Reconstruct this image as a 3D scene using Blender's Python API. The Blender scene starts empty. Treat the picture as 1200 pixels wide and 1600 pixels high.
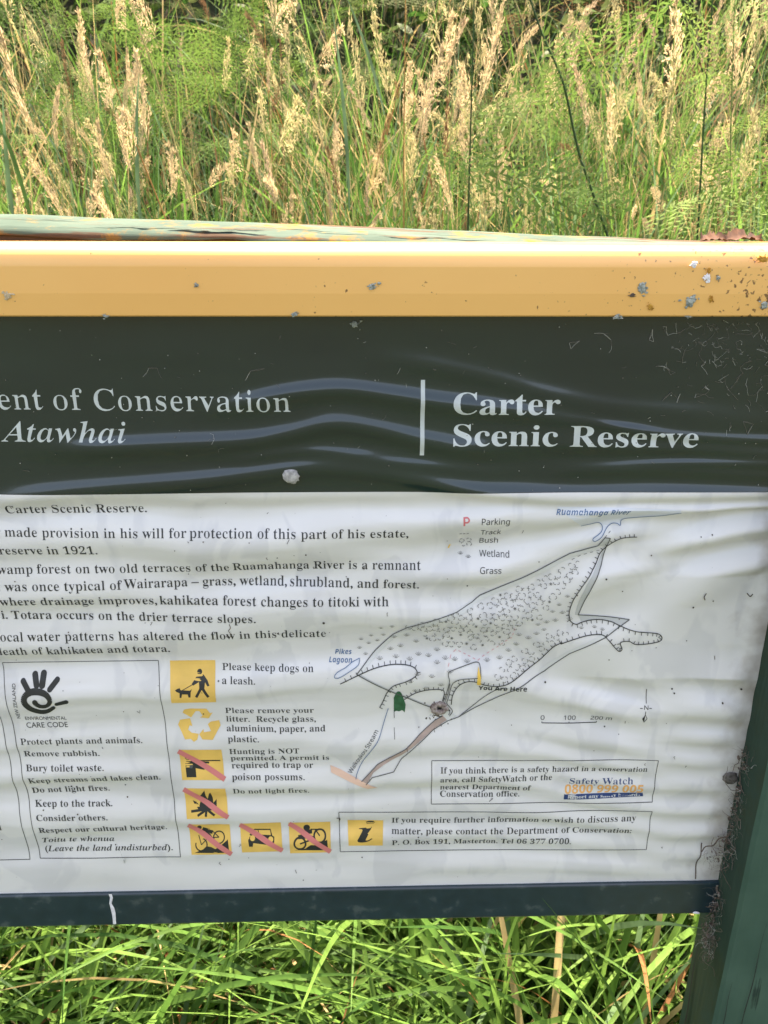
import bpy, bmesh, math, random
import numpy as np
from mathutils import Vector, Matrix
from mathutils.geometry import tessellate_polygon

random.seed(7); RNG = np.random.default_rng(11)
SC = bpy.context.scene
COL = SC.collection
R = math.radians

# ------------------------------------------------------------------ camera
FPX = 1340.0                                     # focal length in pixels of the 1200 x 1600 photograph
CAM = Vector((0.0, -0.78, 1.50))
_d = np.array([-15.0, 3250.0, 1340.0]); _d /= np.linalg.norm(_d)      # vertical vanishing point
_r = np.array([1.0, -0.0037, 0.0249]); _r -= _d * _r.dot(_d); _r /= np.linalg.norm(_r)
_f = np.cross(_r, _d)
WX, WY, WZ = _r, _f, -_d                         # world axes in (right, down, forward) camera coordinates
cd = bpy.data.cameras.new('camera'); cam = bpy.data.objects.new('camera', cd); COL.objects.link(cam)
cx = Vector((WX[0], WY[0], WZ[0])); cy = Vector((-WX[1], -WY[1], -WZ[1])); cz = Vector((-WX[2], -WY[2], -WZ[2]))
cam.matrix_world = Matrix(((cx.x, cy.x, cz.x, CAM.x), (cx.y, cy.y, cz.y, CAM.y), (cx.z, cy.z, cz.z, CAM.z), (0, 0, 0, 1)))
cd.sensor_fit = 'VERTICAL'; cd.sensor_height = 36.0; cd.sensor_width = 27.0; cd.lens = 36.0 * FPX / 1600.0
cd.clip_start = 0.02; cd.clip_end = 2000.0
SC.camera = cam
cd.dof.use_dof = True; cd.dof.focus_distance = 0.84; cd.dof.aperture_fstop = 18.0

# ------------------------------------------------------------------ sky, sun, exposure
SUN_EL, SUN_AZ = R(64), R(14)                   # azimuth from +Y (behind the sign) towards +X
wd = bpy.data.worlds.new('World'); SC.world = wd; wd.use_nodes = True
wn = wd.node_tree; bg = wn.nodes['Background']
sky = wn.nodes.new('ShaderNodeTexSky'); sky.sky_type = 'NISHITA'; sky.sun_disc = False
sky.sun_elevation = SUN_EL; sky.sun_rotation = SUN_AZ; sky.air_density = 0.85; sky.dust_density = 4.0; sky.ozone_density = 0.1
wn.links.new(sky.outputs[0], bg.inputs[0]); bg.inputs[1].default_value = 0.15
sl = bpy.data.lights.new('sun', 'SUN'); sl.energy = 3.5; sl.angle = R(0.53); sl.color = (1.0, 0.95, 0.86)
so = bpy.data.objects.new('sun', sl); COL.objects.link(so)
sv = Vector((math.sin(SUN_AZ) * math.cos(SUN_EL), math.cos(SUN_AZ) * math.cos(SUN_EL), math.sin(SUN_EL)))
so.rotation_euler = sv.to_track_quat('Z', 'Y').to_euler(); so.location = sv * 20
SC.view_settings.view_transform = 'Standard'; SC.view_settings.look = 'None'
SC.view_settings.exposure = 2.38; SC.view_settings.gamma = 1.0
SC.view_settings.use_white_balance = True; SC.view_settings.white_balance_temperature = 8400; SC.view_settings.white_balance_tint = 16   # the camera's daylight-shade setting
SC.render.engine = 'CYCLES'
SC.cycles.max_bounces = 8; SC.cycles.transmission_bounces = 4; SC.cycles.diffuse_bounces = 4
SC.cycles.use_denoising = True

# ------------------------------------------------------------------ measuring helpers: photo pixel -> point on a plane parallel to the sign
def S(u, v, y=0.0):
    c = np.array([(u - 600.0) / FPX, (v - 800.0) / FPX, 1.0])
    w = np.array([WX.dot(c), WY.dot(c), WZ.dot(c)])
    t = (y - CAM.y) / w[1]
    return CAM.x + t * w[0], CAM.z + t * w[2]
def px_of(X, Z, y=0.0):
    X = np.asarray(X, float); Z = np.asarray(Z, float)
    a = X - CAM.x; b = (y - CAM.y) + 0 * X; c = Z - CAM.z
    q = np.stack([WX[i] * a + WY[i] * b + WZ[i] * c for i in range(3)])
    return 600 + FPX * q[0] / q[2], 800 + FPX * q[1] / q[2]
PX = (S(610, 900)[0] - S(600, 900)[0]) / 10       # metres per photo pixel on the sign

# ------------------------------------------------------------------ object helpers
def tag(o, label=None, cat=None, group=None, kind=None):
    for k, v in (('label', label), ('category', cat), ('group', group), ('kind', kind)):
        if v: o[k] = v
    return o
def empty(name, loc=(0, 0, 0)):
    o = bpy.data.objects.new(name, None); COL.objects.link(o); o.location = loc; o.empty_display_size = 0.1
    return o
def link(name, me, mats, parent=None):
    o = bpy.data.objects.new(name, me); COL.objects.link(o)
    for m in (mats if isinstance(mats, (list, tuple)) else [mats]): me.materials.append(m)
    if parent is not None: o.parent = parent
    return o
def np_mesh(name, V, F, mi=None, smooth=False, col=None):
    """V (n,3); F (m,k) all of one size."""
    me = bpy.data.meshes.new(name)
    V = np.asarray(V, np.float32); F = np.asarray(F, np.int32); m, k = F.shape
    me.vertices.add(len(V)); me.vertices.foreach_set('co', V.ravel())
    me.loops.add(m * k); me.loops.foreach_set('vertex_index', F.ravel())
    me.polygons.add(m); me.polygons.foreach_set('loop_start', np.arange(0, m * k, k, dtype=np.int32))
    me.polygons.foreach_set('loop_total', np.full(m, k, np.int32))
    if mi is not None: me.polygons.foreach_set('material_index', np.asarray(mi, np.int32))
    if smooth: me.polygons.foreach_set('use_smooth', np.ones(m, bool))
    me.update(calc_edges=True)
    return me
def bm_obj(name, bm, mats, parent=None, smooth=False):
    me = bpy.data.meshes.new(name); bm.to_mesh(me); bm.free()
    if smooth:
        for p in me.polygons: p.use_smooth = True
    return link(name, me, mats, parent)

# ------------------------------------------------------------------ materials
def mat(name, base, rough=0.6, spec=0.5, coat=0.0, coat_rough=0.1, trans=0.0, var=0.0, scale=30.0, bump=0.0, base2=None, detail=4.0, stretch=None):
    m = bpy.data.materials.new(name); m.use_nodes = True
    nt = m.node_tree; p = nt.nodes['Principled BSDF']; out = nt.nodes['Material Output']
    p.inputs['Base Color'].default_value = (*base, 1); p.inputs['Roughness'].default_value = rough
    p.inputs['Specular IOR Level'].default_value = spec; p.inputs['Coat Weight'].default_value = coat; p.inputs['Coat Roughness'].default_value = coat_rough
    colsock = None
    if var or base2 or bump:
        tc = nt.nodes.new('ShaderNodeTexCoord'); mp = nt.nodes.new('ShaderNodeMapping'); nt.links.new(tc.outputs['Object'], mp.inputs[0])
        if stretch: mp.inputs['Scale'].default_value = stretch
        nz = nt.nodes.new('ShaderNodeTexNoise'); nz.inputs['Scale'].default_value = scale; nz.inputs['Detail'].default_value = detail
        nt.links.new(mp.outputs[0], nz.inputs['Vector'])
        if var or base2:
            cr = nt.nodes.new('ShaderNodeValToRGB'); nt.links.new(nz.outputs['Fac'], cr.inputs[0])
            cr.color_ramp.elements[0].position = 0.35; cr.color_ramp.elements[1].position = 0.68
            b2 = base2 if base2 else tuple(min(1, c * (1 + var)) for c in base)
            b1 = base if base2 else tuple(c * (1 - var) for c in base)
            cr.color_ramp.elements[0].color = (*b1, 1); cr.color_ramp.elements[1].color = (*b2, 1)
            colsock = cr.outputs[0]; nt.links.new(colsock, p.inputs['Base Color'])
        if bump:
            bp = nt.nodes.new('ShaderNodeBump'); bp.inputs['Strength'].default_value = bump; bp.inputs['Distance'].default_value = 0.002
            nt.links.new(nz.outputs['Fac'], bp.inputs['Height']); nt.links.new(bp.outputs[0], p.inputs['Normal'])
    if trans:
        tr = nt.nodes.new('ShaderNodeBsdfTranslucent'); mx = nt.nodes.new('ShaderNodeMixShader'); mx.inputs[0].default_value = trans
        tr.inputs[0].default_value = (base[0] * 1.5, base[1] * 1.5, base[2] * 0.9, 1)
        if colsock: nt.links.new(colsock, tr.inputs[0])
        nt.links.new(p.outputs[0], mx.inputs[1]); nt.links.new(tr.outputs[0], mx.inputs[2]); nt.links.new(mx.outputs[0], out.inputs[0])
    return m
def nodes_of(m): return m.node_tree.nodes, m.node_tree.links, m.node_tree.nodes['Principled BSDF']

M = {}
M['paper'] = mat('sheet_paper', (0.65, 0.655, 0.64), 0.38, 0.5, 0.25, 0.12, base2=(0.71, 0.715, 0.70), scale=9, detail=6)
def grime_and_shade_paper():
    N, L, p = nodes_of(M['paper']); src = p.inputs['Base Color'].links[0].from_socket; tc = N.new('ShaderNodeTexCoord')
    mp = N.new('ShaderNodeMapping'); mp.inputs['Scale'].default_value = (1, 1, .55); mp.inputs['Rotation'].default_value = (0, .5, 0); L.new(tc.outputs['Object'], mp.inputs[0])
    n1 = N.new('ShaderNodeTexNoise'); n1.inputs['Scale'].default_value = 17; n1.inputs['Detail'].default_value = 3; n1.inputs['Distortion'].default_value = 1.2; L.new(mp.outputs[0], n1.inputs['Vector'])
    r1 = N.new('ShaderNodeValToRGB'); r1.color_ramp.elements[0].position = .54; r1.color_ramp.elements[0].color = (1, 1, 1, 1); r1.color_ramp.elements[1].position = .60; r1.color_ramp.elements[1].color = (.90, .905, .92, 1); L.new(n1.outputs[0], r1.inputs[0])  # faint grey blotches: smudgy reflections put into the sheet's colour
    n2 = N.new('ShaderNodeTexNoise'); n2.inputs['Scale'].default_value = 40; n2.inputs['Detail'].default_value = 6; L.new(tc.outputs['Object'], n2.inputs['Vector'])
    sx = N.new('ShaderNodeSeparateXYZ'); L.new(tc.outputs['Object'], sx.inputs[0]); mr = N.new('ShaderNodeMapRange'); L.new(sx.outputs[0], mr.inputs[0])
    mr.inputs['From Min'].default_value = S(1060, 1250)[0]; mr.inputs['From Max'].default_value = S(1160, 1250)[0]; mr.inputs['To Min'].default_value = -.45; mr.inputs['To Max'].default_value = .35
    ad = N.new('ShaderNodeMath'); L.new(n2.outputs[0], ad.inputs[0]); L.new(mr.outputs[0], ad.inputs[1]); r2 = N.new('ShaderNodeValToRGB'); r2.color_ramp.elements[0].position = .42; r2.color_ramp.elements[0].color = (1, 1, 1, 1); r2.color_ramp.elements[1].position = .95; r2.color_ramp.elements[1].color = (.50, .45, .40, 1); L.new(ad.outputs[0], r2.inputs[0])  # grime towards the right post, with corner shade painted into the same darkening
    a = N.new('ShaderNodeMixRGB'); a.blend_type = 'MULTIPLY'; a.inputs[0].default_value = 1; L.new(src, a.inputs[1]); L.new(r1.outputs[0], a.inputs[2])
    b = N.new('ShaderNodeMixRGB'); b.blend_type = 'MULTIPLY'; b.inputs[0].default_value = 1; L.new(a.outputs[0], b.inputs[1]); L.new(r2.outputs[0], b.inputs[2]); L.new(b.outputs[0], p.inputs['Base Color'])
grime_and_shade_paper()
M['header'] = mat('header_black_green', (0.004, 0.017, 0.021), 0.20, 0.5, 0.5, 0.07, base2=(0.006, 0.024, 0.024), scale=7, detail=5)
M['ink'] = mat('black_ink', (0.022, 0.025, 0.027), 0.4)
M['thin_ink'] = mat('grey_ink_lines', (0.09, 0.095, 0.095), 0.4)
M['symbol_ink'] = mat('grey_symbol_ink', (0.18, 0.185, 0.18), 0.4)
M['blue_ink'] = mat('blue_ink', (0.06, 0.14, 0.27), 0.4)
M['deep_blue'] = mat('deep_blue_ink', (0.012, 0.045, 0.16), 0.4)
M['wash_blue'] = mat('pale_blue_wash', (0.63, 0.67, 0.72), 0.4)
M['wash_grey'] = mat('grey_wash', (0.46, 0.48, 0.47), 0.4)
M['wash_light'] = mat('light_grey_wash', (0.60, 0.62, 0.60), 0.4)
M['road'] = mat('brown_road_ink', (0.42, 0.32, 0.28), 0.4, var=0.15, scale=60)
M['salmon'] = mat('salmon_road_ink', (0.74, 0.50, 0.38), 0.4)
M['red_ink'] = mat('red_ink', (0.62, 0.16, 0.17), 0.4)
M['pink_ink'] = mat('pink_ink', (0.62, 0.24, 0.27), 0.4)
M['slash'] = mat('red_slash_ink', (0.66, 0.20, 0.19), 0.4)
M['picto'] = mat('yellow_pictogram_ink', (0.80, 0.51, 0.13), 0.4, 0.5, 0.2, var=0.10, scale=30)
M['orange'] = mat('orange_ink', (0.80, 0.40, 0.13), 0.4)
M['yellow_ink'] = mat('yellow_marker_ink', (0.80, 0.52, 0.10), 0.4)
M['silver'] = mat('silver_grey_letters', (0.50, 0.56, 0.55), 0.4, 0.5, 0.2, var=0.10, scale=45)
M['screw'] = mat('screw_steel', (0.34, 0.34, 0.33), 0.45, var=0.4, scale=300, bump=0.3)
M['screw_dark'] = mat('rusted_screw', (0.05, 0.045, 0.04), 0.7, base2=(.16, .15, .14), scale=240, bump=0.5)
M['mud'] = mat('mud_brown', (0.13, 0.095, 0.08), 0.9, base2=(0.42, 0.36, 0.32), scale=260, bump=0.8)
M['hole'] = mat('dark_hole', (0.008, 0.007, 0.006), 0.9)
M['flake'] = mat('dark_green_paint', (0.012, 0.085, 0.035), 0.5, base2=(0.03, 0.16, 0.08), scale=120)
M['fibre'] = mat('pale_fibre', (0.42, 0.42, 0.38), 0.8)
M['fibre_dark'] = mat('grey_brown_fibre', (0.16, 0.14, 0.12), 0.9)
M['twig'] = mat('brown_debris', (0.06, 0.045, 0.035), 0.9, base2=(0.16, 0.12, 0.09), scale=200)
M['dropping'] = mat('white_dropping', (0.80, 0.80, 0.82), 0.7, base2=(0.62, 0.62, 0.66), scale=180)
M['lichen'] = mat('grey_lichen', (0.17, 0.20, 0.18), 0.95, base2=(0.44, 0.47, 0.42), scale=420, bump=0.6)
M['lichen_orange'] = mat('orange_lichen', (0.42, 0.19, 0.03), 0.95, base2=(0.62, 0.36, 0.06), scale=300, bump=0.6)
M['speck'] = mat('dirt_speck', (0.05, 0.04, 0.03), 0.9)
M['leaf_brown'] = mat('dry_leaf_brown', (0.03, 0.009, 0.005), 0.9, base2=(0.09, 0.032, 0.012), scale=160)
M['stain'] = mat('rust_stain', (0.50, 0.40, 0.26), 0.6)

# yellow rail: painted metal with grime specks and a browner, dirtier right end
def yellow_mat():
    m = mat('yellow_paint', (0.80, 0.44, 0.125), 0.33, 0.5, 0.25, 0.12)
    N, L, p = nodes_of(m)
    tc = N.new('ShaderNodeTexCoord')
    n1 = N.new('ShaderNodeTexNoise'); n1.inputs['Scale'].default_value = 6; n1.inputs['Detail'].default_value = 8; L.new(tc.outputs['Object'], n1.inputs['Vector'])
    r1 = N.new('ShaderNodeValToRGB'); L.new(n1.outputs[0], r1.inputs[0])
    r1.color_ramp.elements[0].position = .3; r1.color_ramp.elements[0].color = (.82, .44, .135, 1); r1.color_ramp.elements[1].position = .75; r1.color_ramp.elements[1].color = (.84, .475, .155, 1)
    n2 = N.new('ShaderNodeTexNoise'); n2.inputs['Scale'].default_value = 230; n2.inputs['Detail'].default_value = 3; L.new(tc.outputs['Object'], n2.inputs['Vector'])
    n3 = N.new('ShaderNodeTexNoise'); n3.inputs['Scale'].default_value = 16; n3.inputs['Detail'].default_value = 4; L.new(tc.outputs['Object'], n3.inputs['Vector'])
    sx = N.new('ShaderNodeSeparateXYZ'); L.new(tc.outputs['Object'], sx.inputs[0])
    mr = N.new('ShaderNodeMapRange'); mr.inputs['From Min'].default_value = S(900, 450)[0]; mr.inputs['From Max'].default_value = S(1215, 450)[0]; mr.inputs['To Min'].default_value = -0.02; mr.inputs['To Max'].default_value = 0.11; L.new(sx.outputs[0], mr.inputs[0])
    a = N.new('ShaderNodeMath'); a.operation = 'ADD'; L.new(n2.outputs[0], a.inputs[0]); L.new(mr.outputs[0], a.inputs[1])
    b = N.new('ShaderNodeMath'); b.operation = 'MULTIPLY_ADD'; L.new(n3.outputs[0], b.inputs[0]); b.inputs[1].default_value = 0.28; L.new(a.outputs[0], b.inputs[2])
    r2 = N.new('ShaderNodeValToRGB'); L.new(b.outputs[0], r2.inputs[0])
    r2.color_ramp.elements[0].position = .835; r2.color_ramp.elements[0].color = (0, 0, 0, 1); r2.color_ramp.elements[1].position = .885; r2.color_ramp.elements[1].color = (1, 1, 1, 1)
    mx = N.new('ShaderNodeMixRGB'); L.new(r2.outputs[0], mx.inputs[0]); L.new(r1.outputs[0], mx.inputs[1]); mx.inputs[2].default_value = (.20, .10, .035, 1)
    L.new(mx.outputs[0], p.inputs['Base Color'])
    return m
M['yellow'] = yellow_mat()
# dark teal rail
def teal_mat():
    m = mat('teal_paint', (0.016, 0.055, 0.072), 0.35, 0.5, 0.2, 0.2)
    N, L, p = nodes_of(m)
    tc = N.new('ShaderNodeTexCoord')
    n1 = N.new('ShaderNodeTexNoise'); n1.inputs['Scale'].default_value = 55; n1.inputs['Detail'].default_value = 6; L.new(tc.outputs['Object'], n1.inputs['Vector'])
    r1 = N.new('ShaderNodeValToRGB'); L.new(n1.outputs[0], r1.inputs[0])
    e = r1.color_ramp.elements; e[0].position = .35; e[0].color = (.007, .025, .034, 1); e[1].position = .60; e[1].color = (.011, .033, .044, 1)
    e2 = e.new(.72); e2.color = (.05, .075, .08, 1)
    L.new(r1.outputs[0], p.inputs['Base Color'])
    return m
M['teal'] = teal_mat()
# painted timber: stretched grain, worn patches; axis = grain direction
def timber(name, paint, paint2, wood, axis, wear, lichen=None, algae=None):
    m = mat(name, paint, 0.9, 0.06)
    N, L, p = nodes_of(m)
    tc = N.new('ShaderNodeTexCoord')
    mp = N.new('ShaderNodeMapping'); L.new(tc.outputs['Object'], mp.inputs[0])
    s = [60, 60, 60]; s[axis] = 2.0; mp.inputs['Scale'].default_value = s
    g = N.new('ShaderNodeTexNoise'); g.inputs['Scale'].default_value = 1.6; g.inputs['Detail'].default_value = 7; g.inputs['Distortion'].default_value = 0.6; L.new(mp.outputs[0], g.inputs['Vector'])
    n = N.new('ShaderNodeTexNoise'); n.inputs['Scale'].default_value = 14; n.inputs['Detail'].default_value = 8; L.new(tc.outputs['Object'], n.inputs['Vector'])
    r1 = N.new('ShaderNodeValToRGB'); L.new(n.outputs[0], r1.inputs[0]); r1.color_ramp.elements[0].position = .35; r1.color_ramp.elements[1].position = .7
    r1.color_ramp.elements[0].color = (*paint, 1); r1.color_ramp.elements[1].color = (*paint2, 1)
    ad = N.new('ShaderNodeMath'); ad.operation = 'MULTIPLY_ADD'; L.new(n.outputs[0], ad.inputs[0]); ad.inputs[1].default_value = 0.55; L.new(g.outputs[0], ad.inputs[2])
    r2 = N.new('ShaderNodeValToRGB'); L.new(ad.outputs[0], r2.inputs[0]); r2.color_ramp.elements[0].position = wear; r2.color_ramp.elements[1].position = wear + .07
    mx = N.new('ShaderNodeMixRGB'); L.new(r2.outputs[0], mx.inputs[0]); L.new(r1.outputs[0], mx.inputs[1]); mx.inputs[2].default_value = (*wood, 1)
    last = mx
    for tint, sc, lo in ((lichen, 20, .53), (algae, 5, .5)):
        if tint:
            n4 = N.new('ShaderNodeTexNoise'); n4.inputs['Scale'].default_value = sc; n4.inputs['Detail'].default_value = 9; n4.inputs['Roughness'].default_value = .7; L.new(tc.outputs['Object'], n4.inputs['Vector'])
            r4 = N.new('ShaderNodeValToRGB'); L.new(n4.outputs[0], r4.inputs[0]); r4.color_ramp.elements[0].position = lo; r4.color_ramp.elements[1].position = lo + .1
            m4 = N.new('ShaderNodeMixRGB'); L.new(r4.outputs[0], m4.inputs[0]); L.new(last.outputs[0], m4.inputs[1]); m4.inputs[2].default_value = (*tint, 1)
            last = m4
    L.new(last.outputs[0], p.inputs['Base Color'])
    bp = N.new('ShaderNodeBump'); bp.inputs['Strength'].default_value = .5; bp.inputs['Distance'].default_value = .003; L.new(ad.outputs[0], bp.inputs['Height']); L.new(bp.outputs[0], p.inputs['Normal'])
    return m
M['beam'] = timber('weathered_green_timber', (.056, .090, .076), (.085, .130, .108), (.075, .052, .038), 0, .83, lichen=(.22, .125, .03))
M['bare'] = mat('bare_shaded_timber', (.035, .022, .016), .9, base2=(.075, .05, .035), scale=40, stretch=(.1, 1, 1), bump=.5)  # beam front: bare wood, with the shade above the rail put into its colour
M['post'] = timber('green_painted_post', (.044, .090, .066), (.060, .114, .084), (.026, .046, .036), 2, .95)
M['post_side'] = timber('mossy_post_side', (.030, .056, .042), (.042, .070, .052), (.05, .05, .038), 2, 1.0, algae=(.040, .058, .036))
M['plywood'] = mat('backing_board', (.05, .04, .03), .9)
M['cable'] = M['fibre']

# ------------------------------------------------------------------ noise and the wavy surface of the sheet
def _hash(i, j, s):
    n = (i * 374761393 + j * 668265263 + s * 982451653) & 0xffffffff
    n = ((n ^ (n >> 13)) * 1274126177) & 0xffffffff
    return ((n ^ (n >> 16)) & 0xffff) / 65535.0 * 2 - 1
def noise2(x, y, s=0):
    x = np.asarray(x, float); y = np.asarray(y, float)
    i = np.floor(x).astype(np.int64); j = np.floor(y).astype(np.int64); fx = x - i; fy = y - j
    fx = fx * fx * fx * (fx * (6 * fx - 15) + 10); fy = fy * fy * fy * (fy * (6 * fy - 15) + 10)
    a, b, c, d = _hash(i, j, s), _hash(i + 1, j, s), _hash(i, j + 1, s), _hash(i + 1, j + 1, s)
    return (a * (1 - fx) + b * fx) * (1 - fy) + (c * (1 - fx) + d * fx) * fy
def sstep(a, b, x):
    t = np.clip((x - a) / (b - a), 0, 1); return t * t * (3 - 2 * t)
def curve_pts(pts, n=6):
    """Catmull-Rom through the points"""
    p = [np.array(q, float) for q in pts]; p = [2 * p[0] - p[1]] + p + [2 * p[-1] - p[-2]]; out = []
    for i in range(1, len(p) - 2):
        for k in range(n):
            t = k / n
            out.append(tuple(.5 * (2 * p[i] + (p[i + 1] - p[i - 1]) * t + (2 * p[i - 1] - 5 * p[i] + 4 * p[i + 1] - p[i + 2]) * t ** 2 + (3 * p[i] - p[i - 1] - 3 * p[i + 1] + p[i + 2]) * t ** 3)))
    out.append(tuple(p[-2])); return out

RIDGES = [   # crest lines of the buckled header sheet (photo pixels), amplitude in mm, half width in px
    ([(330, 640), (400, 626), (470, 614), (540, 610), (620, 620), (700, 632), (800, 642), (900, 656)], 2.6, 15, 380, 860),
    ([(120, 702), (250, 696), (380, 690), (450, 678), (520, 664), (590, 672), (680, 692), (760, 700), (1000, 690), (1200, 706)], 2.9, 16, 120, 760),
    ([(-60, 784), (50, 774), (150, 765), (300, 753), (400, 741), (480, 732), (560, 735), (640, 745), (760, 764), (900, 773), (1010, 768), (1200, 766)], 2.9, 16, 20, 1250),
    ([(700, 706), (860, 697), (1000, 699), (1100, 702), (1220, 710)], 2.3, 13, 900, 1260),
    ([(800, 742), (900, 734), (1000, 733), (1100, 736), (1220, 741)], 2.5, 13, 930, 1260),
    ([(640, 752), (760, 772), (900, 782), (1060, 775), (1260, 770)], 1.9, 10, 700, 1200), ([(540, 556), (640, 566), (760, 590), (880, 622), (1000, 640), (1260, 650)], 1.5, 16, 640, 1100),
    ([(1000, 722), (1100, 722), (1260, 726)], 1.9, 8, 1040, 1300), ([(560, 716), (660, 726), (760, 738)], 1.5, 10, 560, 720), ([(900, 655), (1020, 676), (1120, 684), (1260, 690)], 1.8, 9, 960, 1300), ([(380, 716), (470, 705), (560, 708)], 1.3, 9, 400, 540),
    ([(780, 676), (900, 680), (1010, 668), (1220, 660)], 1.2, 18, 820, 1200),
]
RIDGES = [(tuple(np.array(curve_pts(p, 8)).T),) + tuple(r) for p, *r in RIDGES]
PXE = S(1130, 1300)[0] + .004
# slope of the white sheet down seven columns of the photograph: (row, slope), + faces up, - faces down
FOLDS = [(-300, '775 -.5 800 .3 830 -.5 860 .6 900 -.5 940 .6 985 -.6 1030 .6 1075 -.5 1120 .4 1165 -.6 1210 .6 1260 -.5 1305 .5 1350 -.4 1390 0'),
    (100, '775 -.7 797 -.3 818 .8 845 .4 866 -.3 890 .3 918 .3 940 -.9 962 .1 995 .4 1019 -.7 1045 .8 1075 .7 1100 -.5 1130 -.3 1150 .3 1170 -.3 1200 .5 1222 -.9 1240 -.2 1258 .5 1280 .3 1297 -.2 1315 -.4 1340 .5 1365 .4 1390 0'),
    (430, '775 -.8 810 .9 838 .5 860 -.6 885 -.8 915 .8 945 .6 968 -.3 995 -.7 1020 -.2 1050 .9 1080 -.3 1115 -.1 1140 .4 1165 -.3 1182 -.5 1205 .8 1218 .5 1237 -.8 1258 .8 1282 -.6 1310 .7 1340 -.5 1368 .5 1390 0'),
    (760, '780 -.9 810 1 833 -.9 852 -.7 870 .4 893 1 918 -.9 945 .4 960 .6 985 -.6 1010 -.8 1040 .8 1060 .6 1080 -.5 1105 -.4 1135 .1 1162 .9 1190 -.4 1205 .4 1220 .5 1236 -.9 1253 .7 1268 .2 1284 -.7 1303 .8 1321 -.7 1345 .7 1370 -.3 1390 0'),
    (950, '780 -.6 806 .2 826 .9 850 -.9 872 .9 895 -.5 915 .3 940 .9 965 -.9 985 -.5 1003 1 1018 -.7 1038 -.9 1060 1 1078 .4 1092 -.8 1112 .3 1130 .6 1150 -.6 1168 .5 1184 -.6 1200 .7 1216 -.6 1232 .7 1250 -.6 1268 .7 1286 -.6 1304 .7 1322 -.5 1345 .7 1366 -.4 1390 0'),
    (1110, '775 -.9 795 1 815 .2 840 1 866 -.9 890 .8 910 .8 932 -1 960 .7 985 .8 1007 -1 1030 .9 1050 .6 1076 -.9 1097 .9 1120 -.9 1141 .9 1165 -.8 1186 .9 1210 -.8 1235 .8 1256 -.8 1276 .8 1300 -.8 1321 .8 1341 -.6 1362 .6 1390 0'),
    (1300, '775 -.9 790 1 810 .2 830 1 856 -.9 880 .8 900 .8 920 -1 950 .7 975 .8 1000 -1 1025 .9 1048 .6 1080 -.9 1105 .9 1130 -.9 1155 .9 1180 -.8 1200 .9 1225 -.8 1250 .8 1270 -.8 1290 .8 1312 -.8 1335 .8 1390 0')]
FOLD_U = [f[0] for f in FOLDS]; FOLD_V = np.arange(700, 1480, 1.5); FOLD_H = []
for _, txt in FOLDS:
    q = np.array(txt.split(), float).reshape(-1, 2); q[:, 0] -= 11 * (_ == 100); sl_ = np.interp(FOLD_V, [740] + list(q[:, 0]) + [1400], [0] + list(q[:, 1]) + [0]); ker = np.hanning(11); ker /= ker.sum(); sl_ = np.convolve(sl_, ker, 'same')
    hh = np.cumsum(sl_) * 1.5 * PX * .70; big_ = np.hanning(121); big_ /= big_.sum(); FOLD_H.append(hh - np.convolve(np.pad(hh, 60, 'edge'), big_, 'valid'))
def H(X, Z):
    """height of the sheet towards the viewer, metres"""
    u, v = px_of(X, Z)
    h = np.zeros_like(u)
    for pts, amp, w, ua, ub in RIDGES:
        yc = np.interp(u, *pts)
        am = sstep(ua - 120, ua + 60, u) * (1 - sstep(ub - 60, ub + 140, u))
        h += 0.00145 * amp * am * np.exp(-((v - yc) / w) ** 2) * (1 - .8 * sstep(PXE - .03, PXE, X))
    h += (0.0007 + .0005 * sstep(750, 1050, u)) * noise2(u * .004, v * .022, 3) * sstep(500, 560, v) * (1 - sstep(740, 780, v))
    # white sheet: buckled in long folds, tabulated as height profiles down five columns
    low = sstep(766, 800, v)
    vv = v + 7 * noise2(u * .006, v * .006, 9) + 2.5 * noise2(u * .02, v * .01, 10)
    vv = vv - np.clip(u - 760, 0, 600) * np.interp(v, [770, 800, 900, 950, 1010, 1060, 1150, 1300, 1390], [-.02, -.14, -.22, -.14, 0, .20, .17, .08, 0]) + np.clip(430 - u, -330, 600) * -.035
    cols = [np.interp(vv, FOLD_V, q) for q in FOLD_H]
    k = np.clip(np.interp(u, FOLD_U, np.arange(len(FOLD_U))), 0, len(FOLD_U) - 1.0001); a = np.floor(k).astype(int); t = k - a; t = t * t * (3 - 2 * t)
    C = np.stack(cols); ii = np.arange(len(u)); f = C[a, ii] * (1 - t) + C[a + 1, ii] * t
    damp = low * (1 - .85 * sstep(1345, 1392, v)) * (1 - .6 * np.exp(-(((u - 1140) / 50) ** 2 + ((v - 1215) / 40) ** 2)))
    damp = damp * (1 - .8 * sstep(PXE - .030, PXE - .002, X))
    f = f * (1 + .18 * sstep(820, 1050, u))
    h += damp * (f + 0.0007 * noise2(u * .0042, vv * .030, 14) + (.0004 + .0004 * sstep(950, 1150, v)) * noise2(u * .007, vv * .055, 15) + .00016 * noise2(u * .016, vv * .11, 16))
    return h

def lay(bm, lift):
    """bend a flat drawing, held as (X, order, Z), onto the wavy sheet"""
    if not bm.verts: return
    co = np.array([v.co for v in bm.verts])
    y = -H(co[:, 0], co[:, 2]) - lift - co[:, 1]
    for v, yy in zip(bm.verts, y): v.co.y = yy
def slice_bm(bm, step=0.0026, stepx=0.02):
    zs = [v.co.z for v in bm.verts]; xs = [v.co.x for v in bm.verts]
    if not zs: return
    for ax, lo, hi, st in ((2, min(zs), max(zs), step), (0, min(xs), max(xs), stepx)):
        q = lo + st
        while q < hi - st * .2:
            pc = [0, 0, 0]; no = [0, 0, 0]; pc[ax] = q; no[ax] = 1
            bmesh.ops.bisect_plane(bm, geom=bm.verts[:] + bm.edges[:] + bm.faces[:], plane_co=pc, plane_no=no, dist=1e-7)
            q += st

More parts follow.
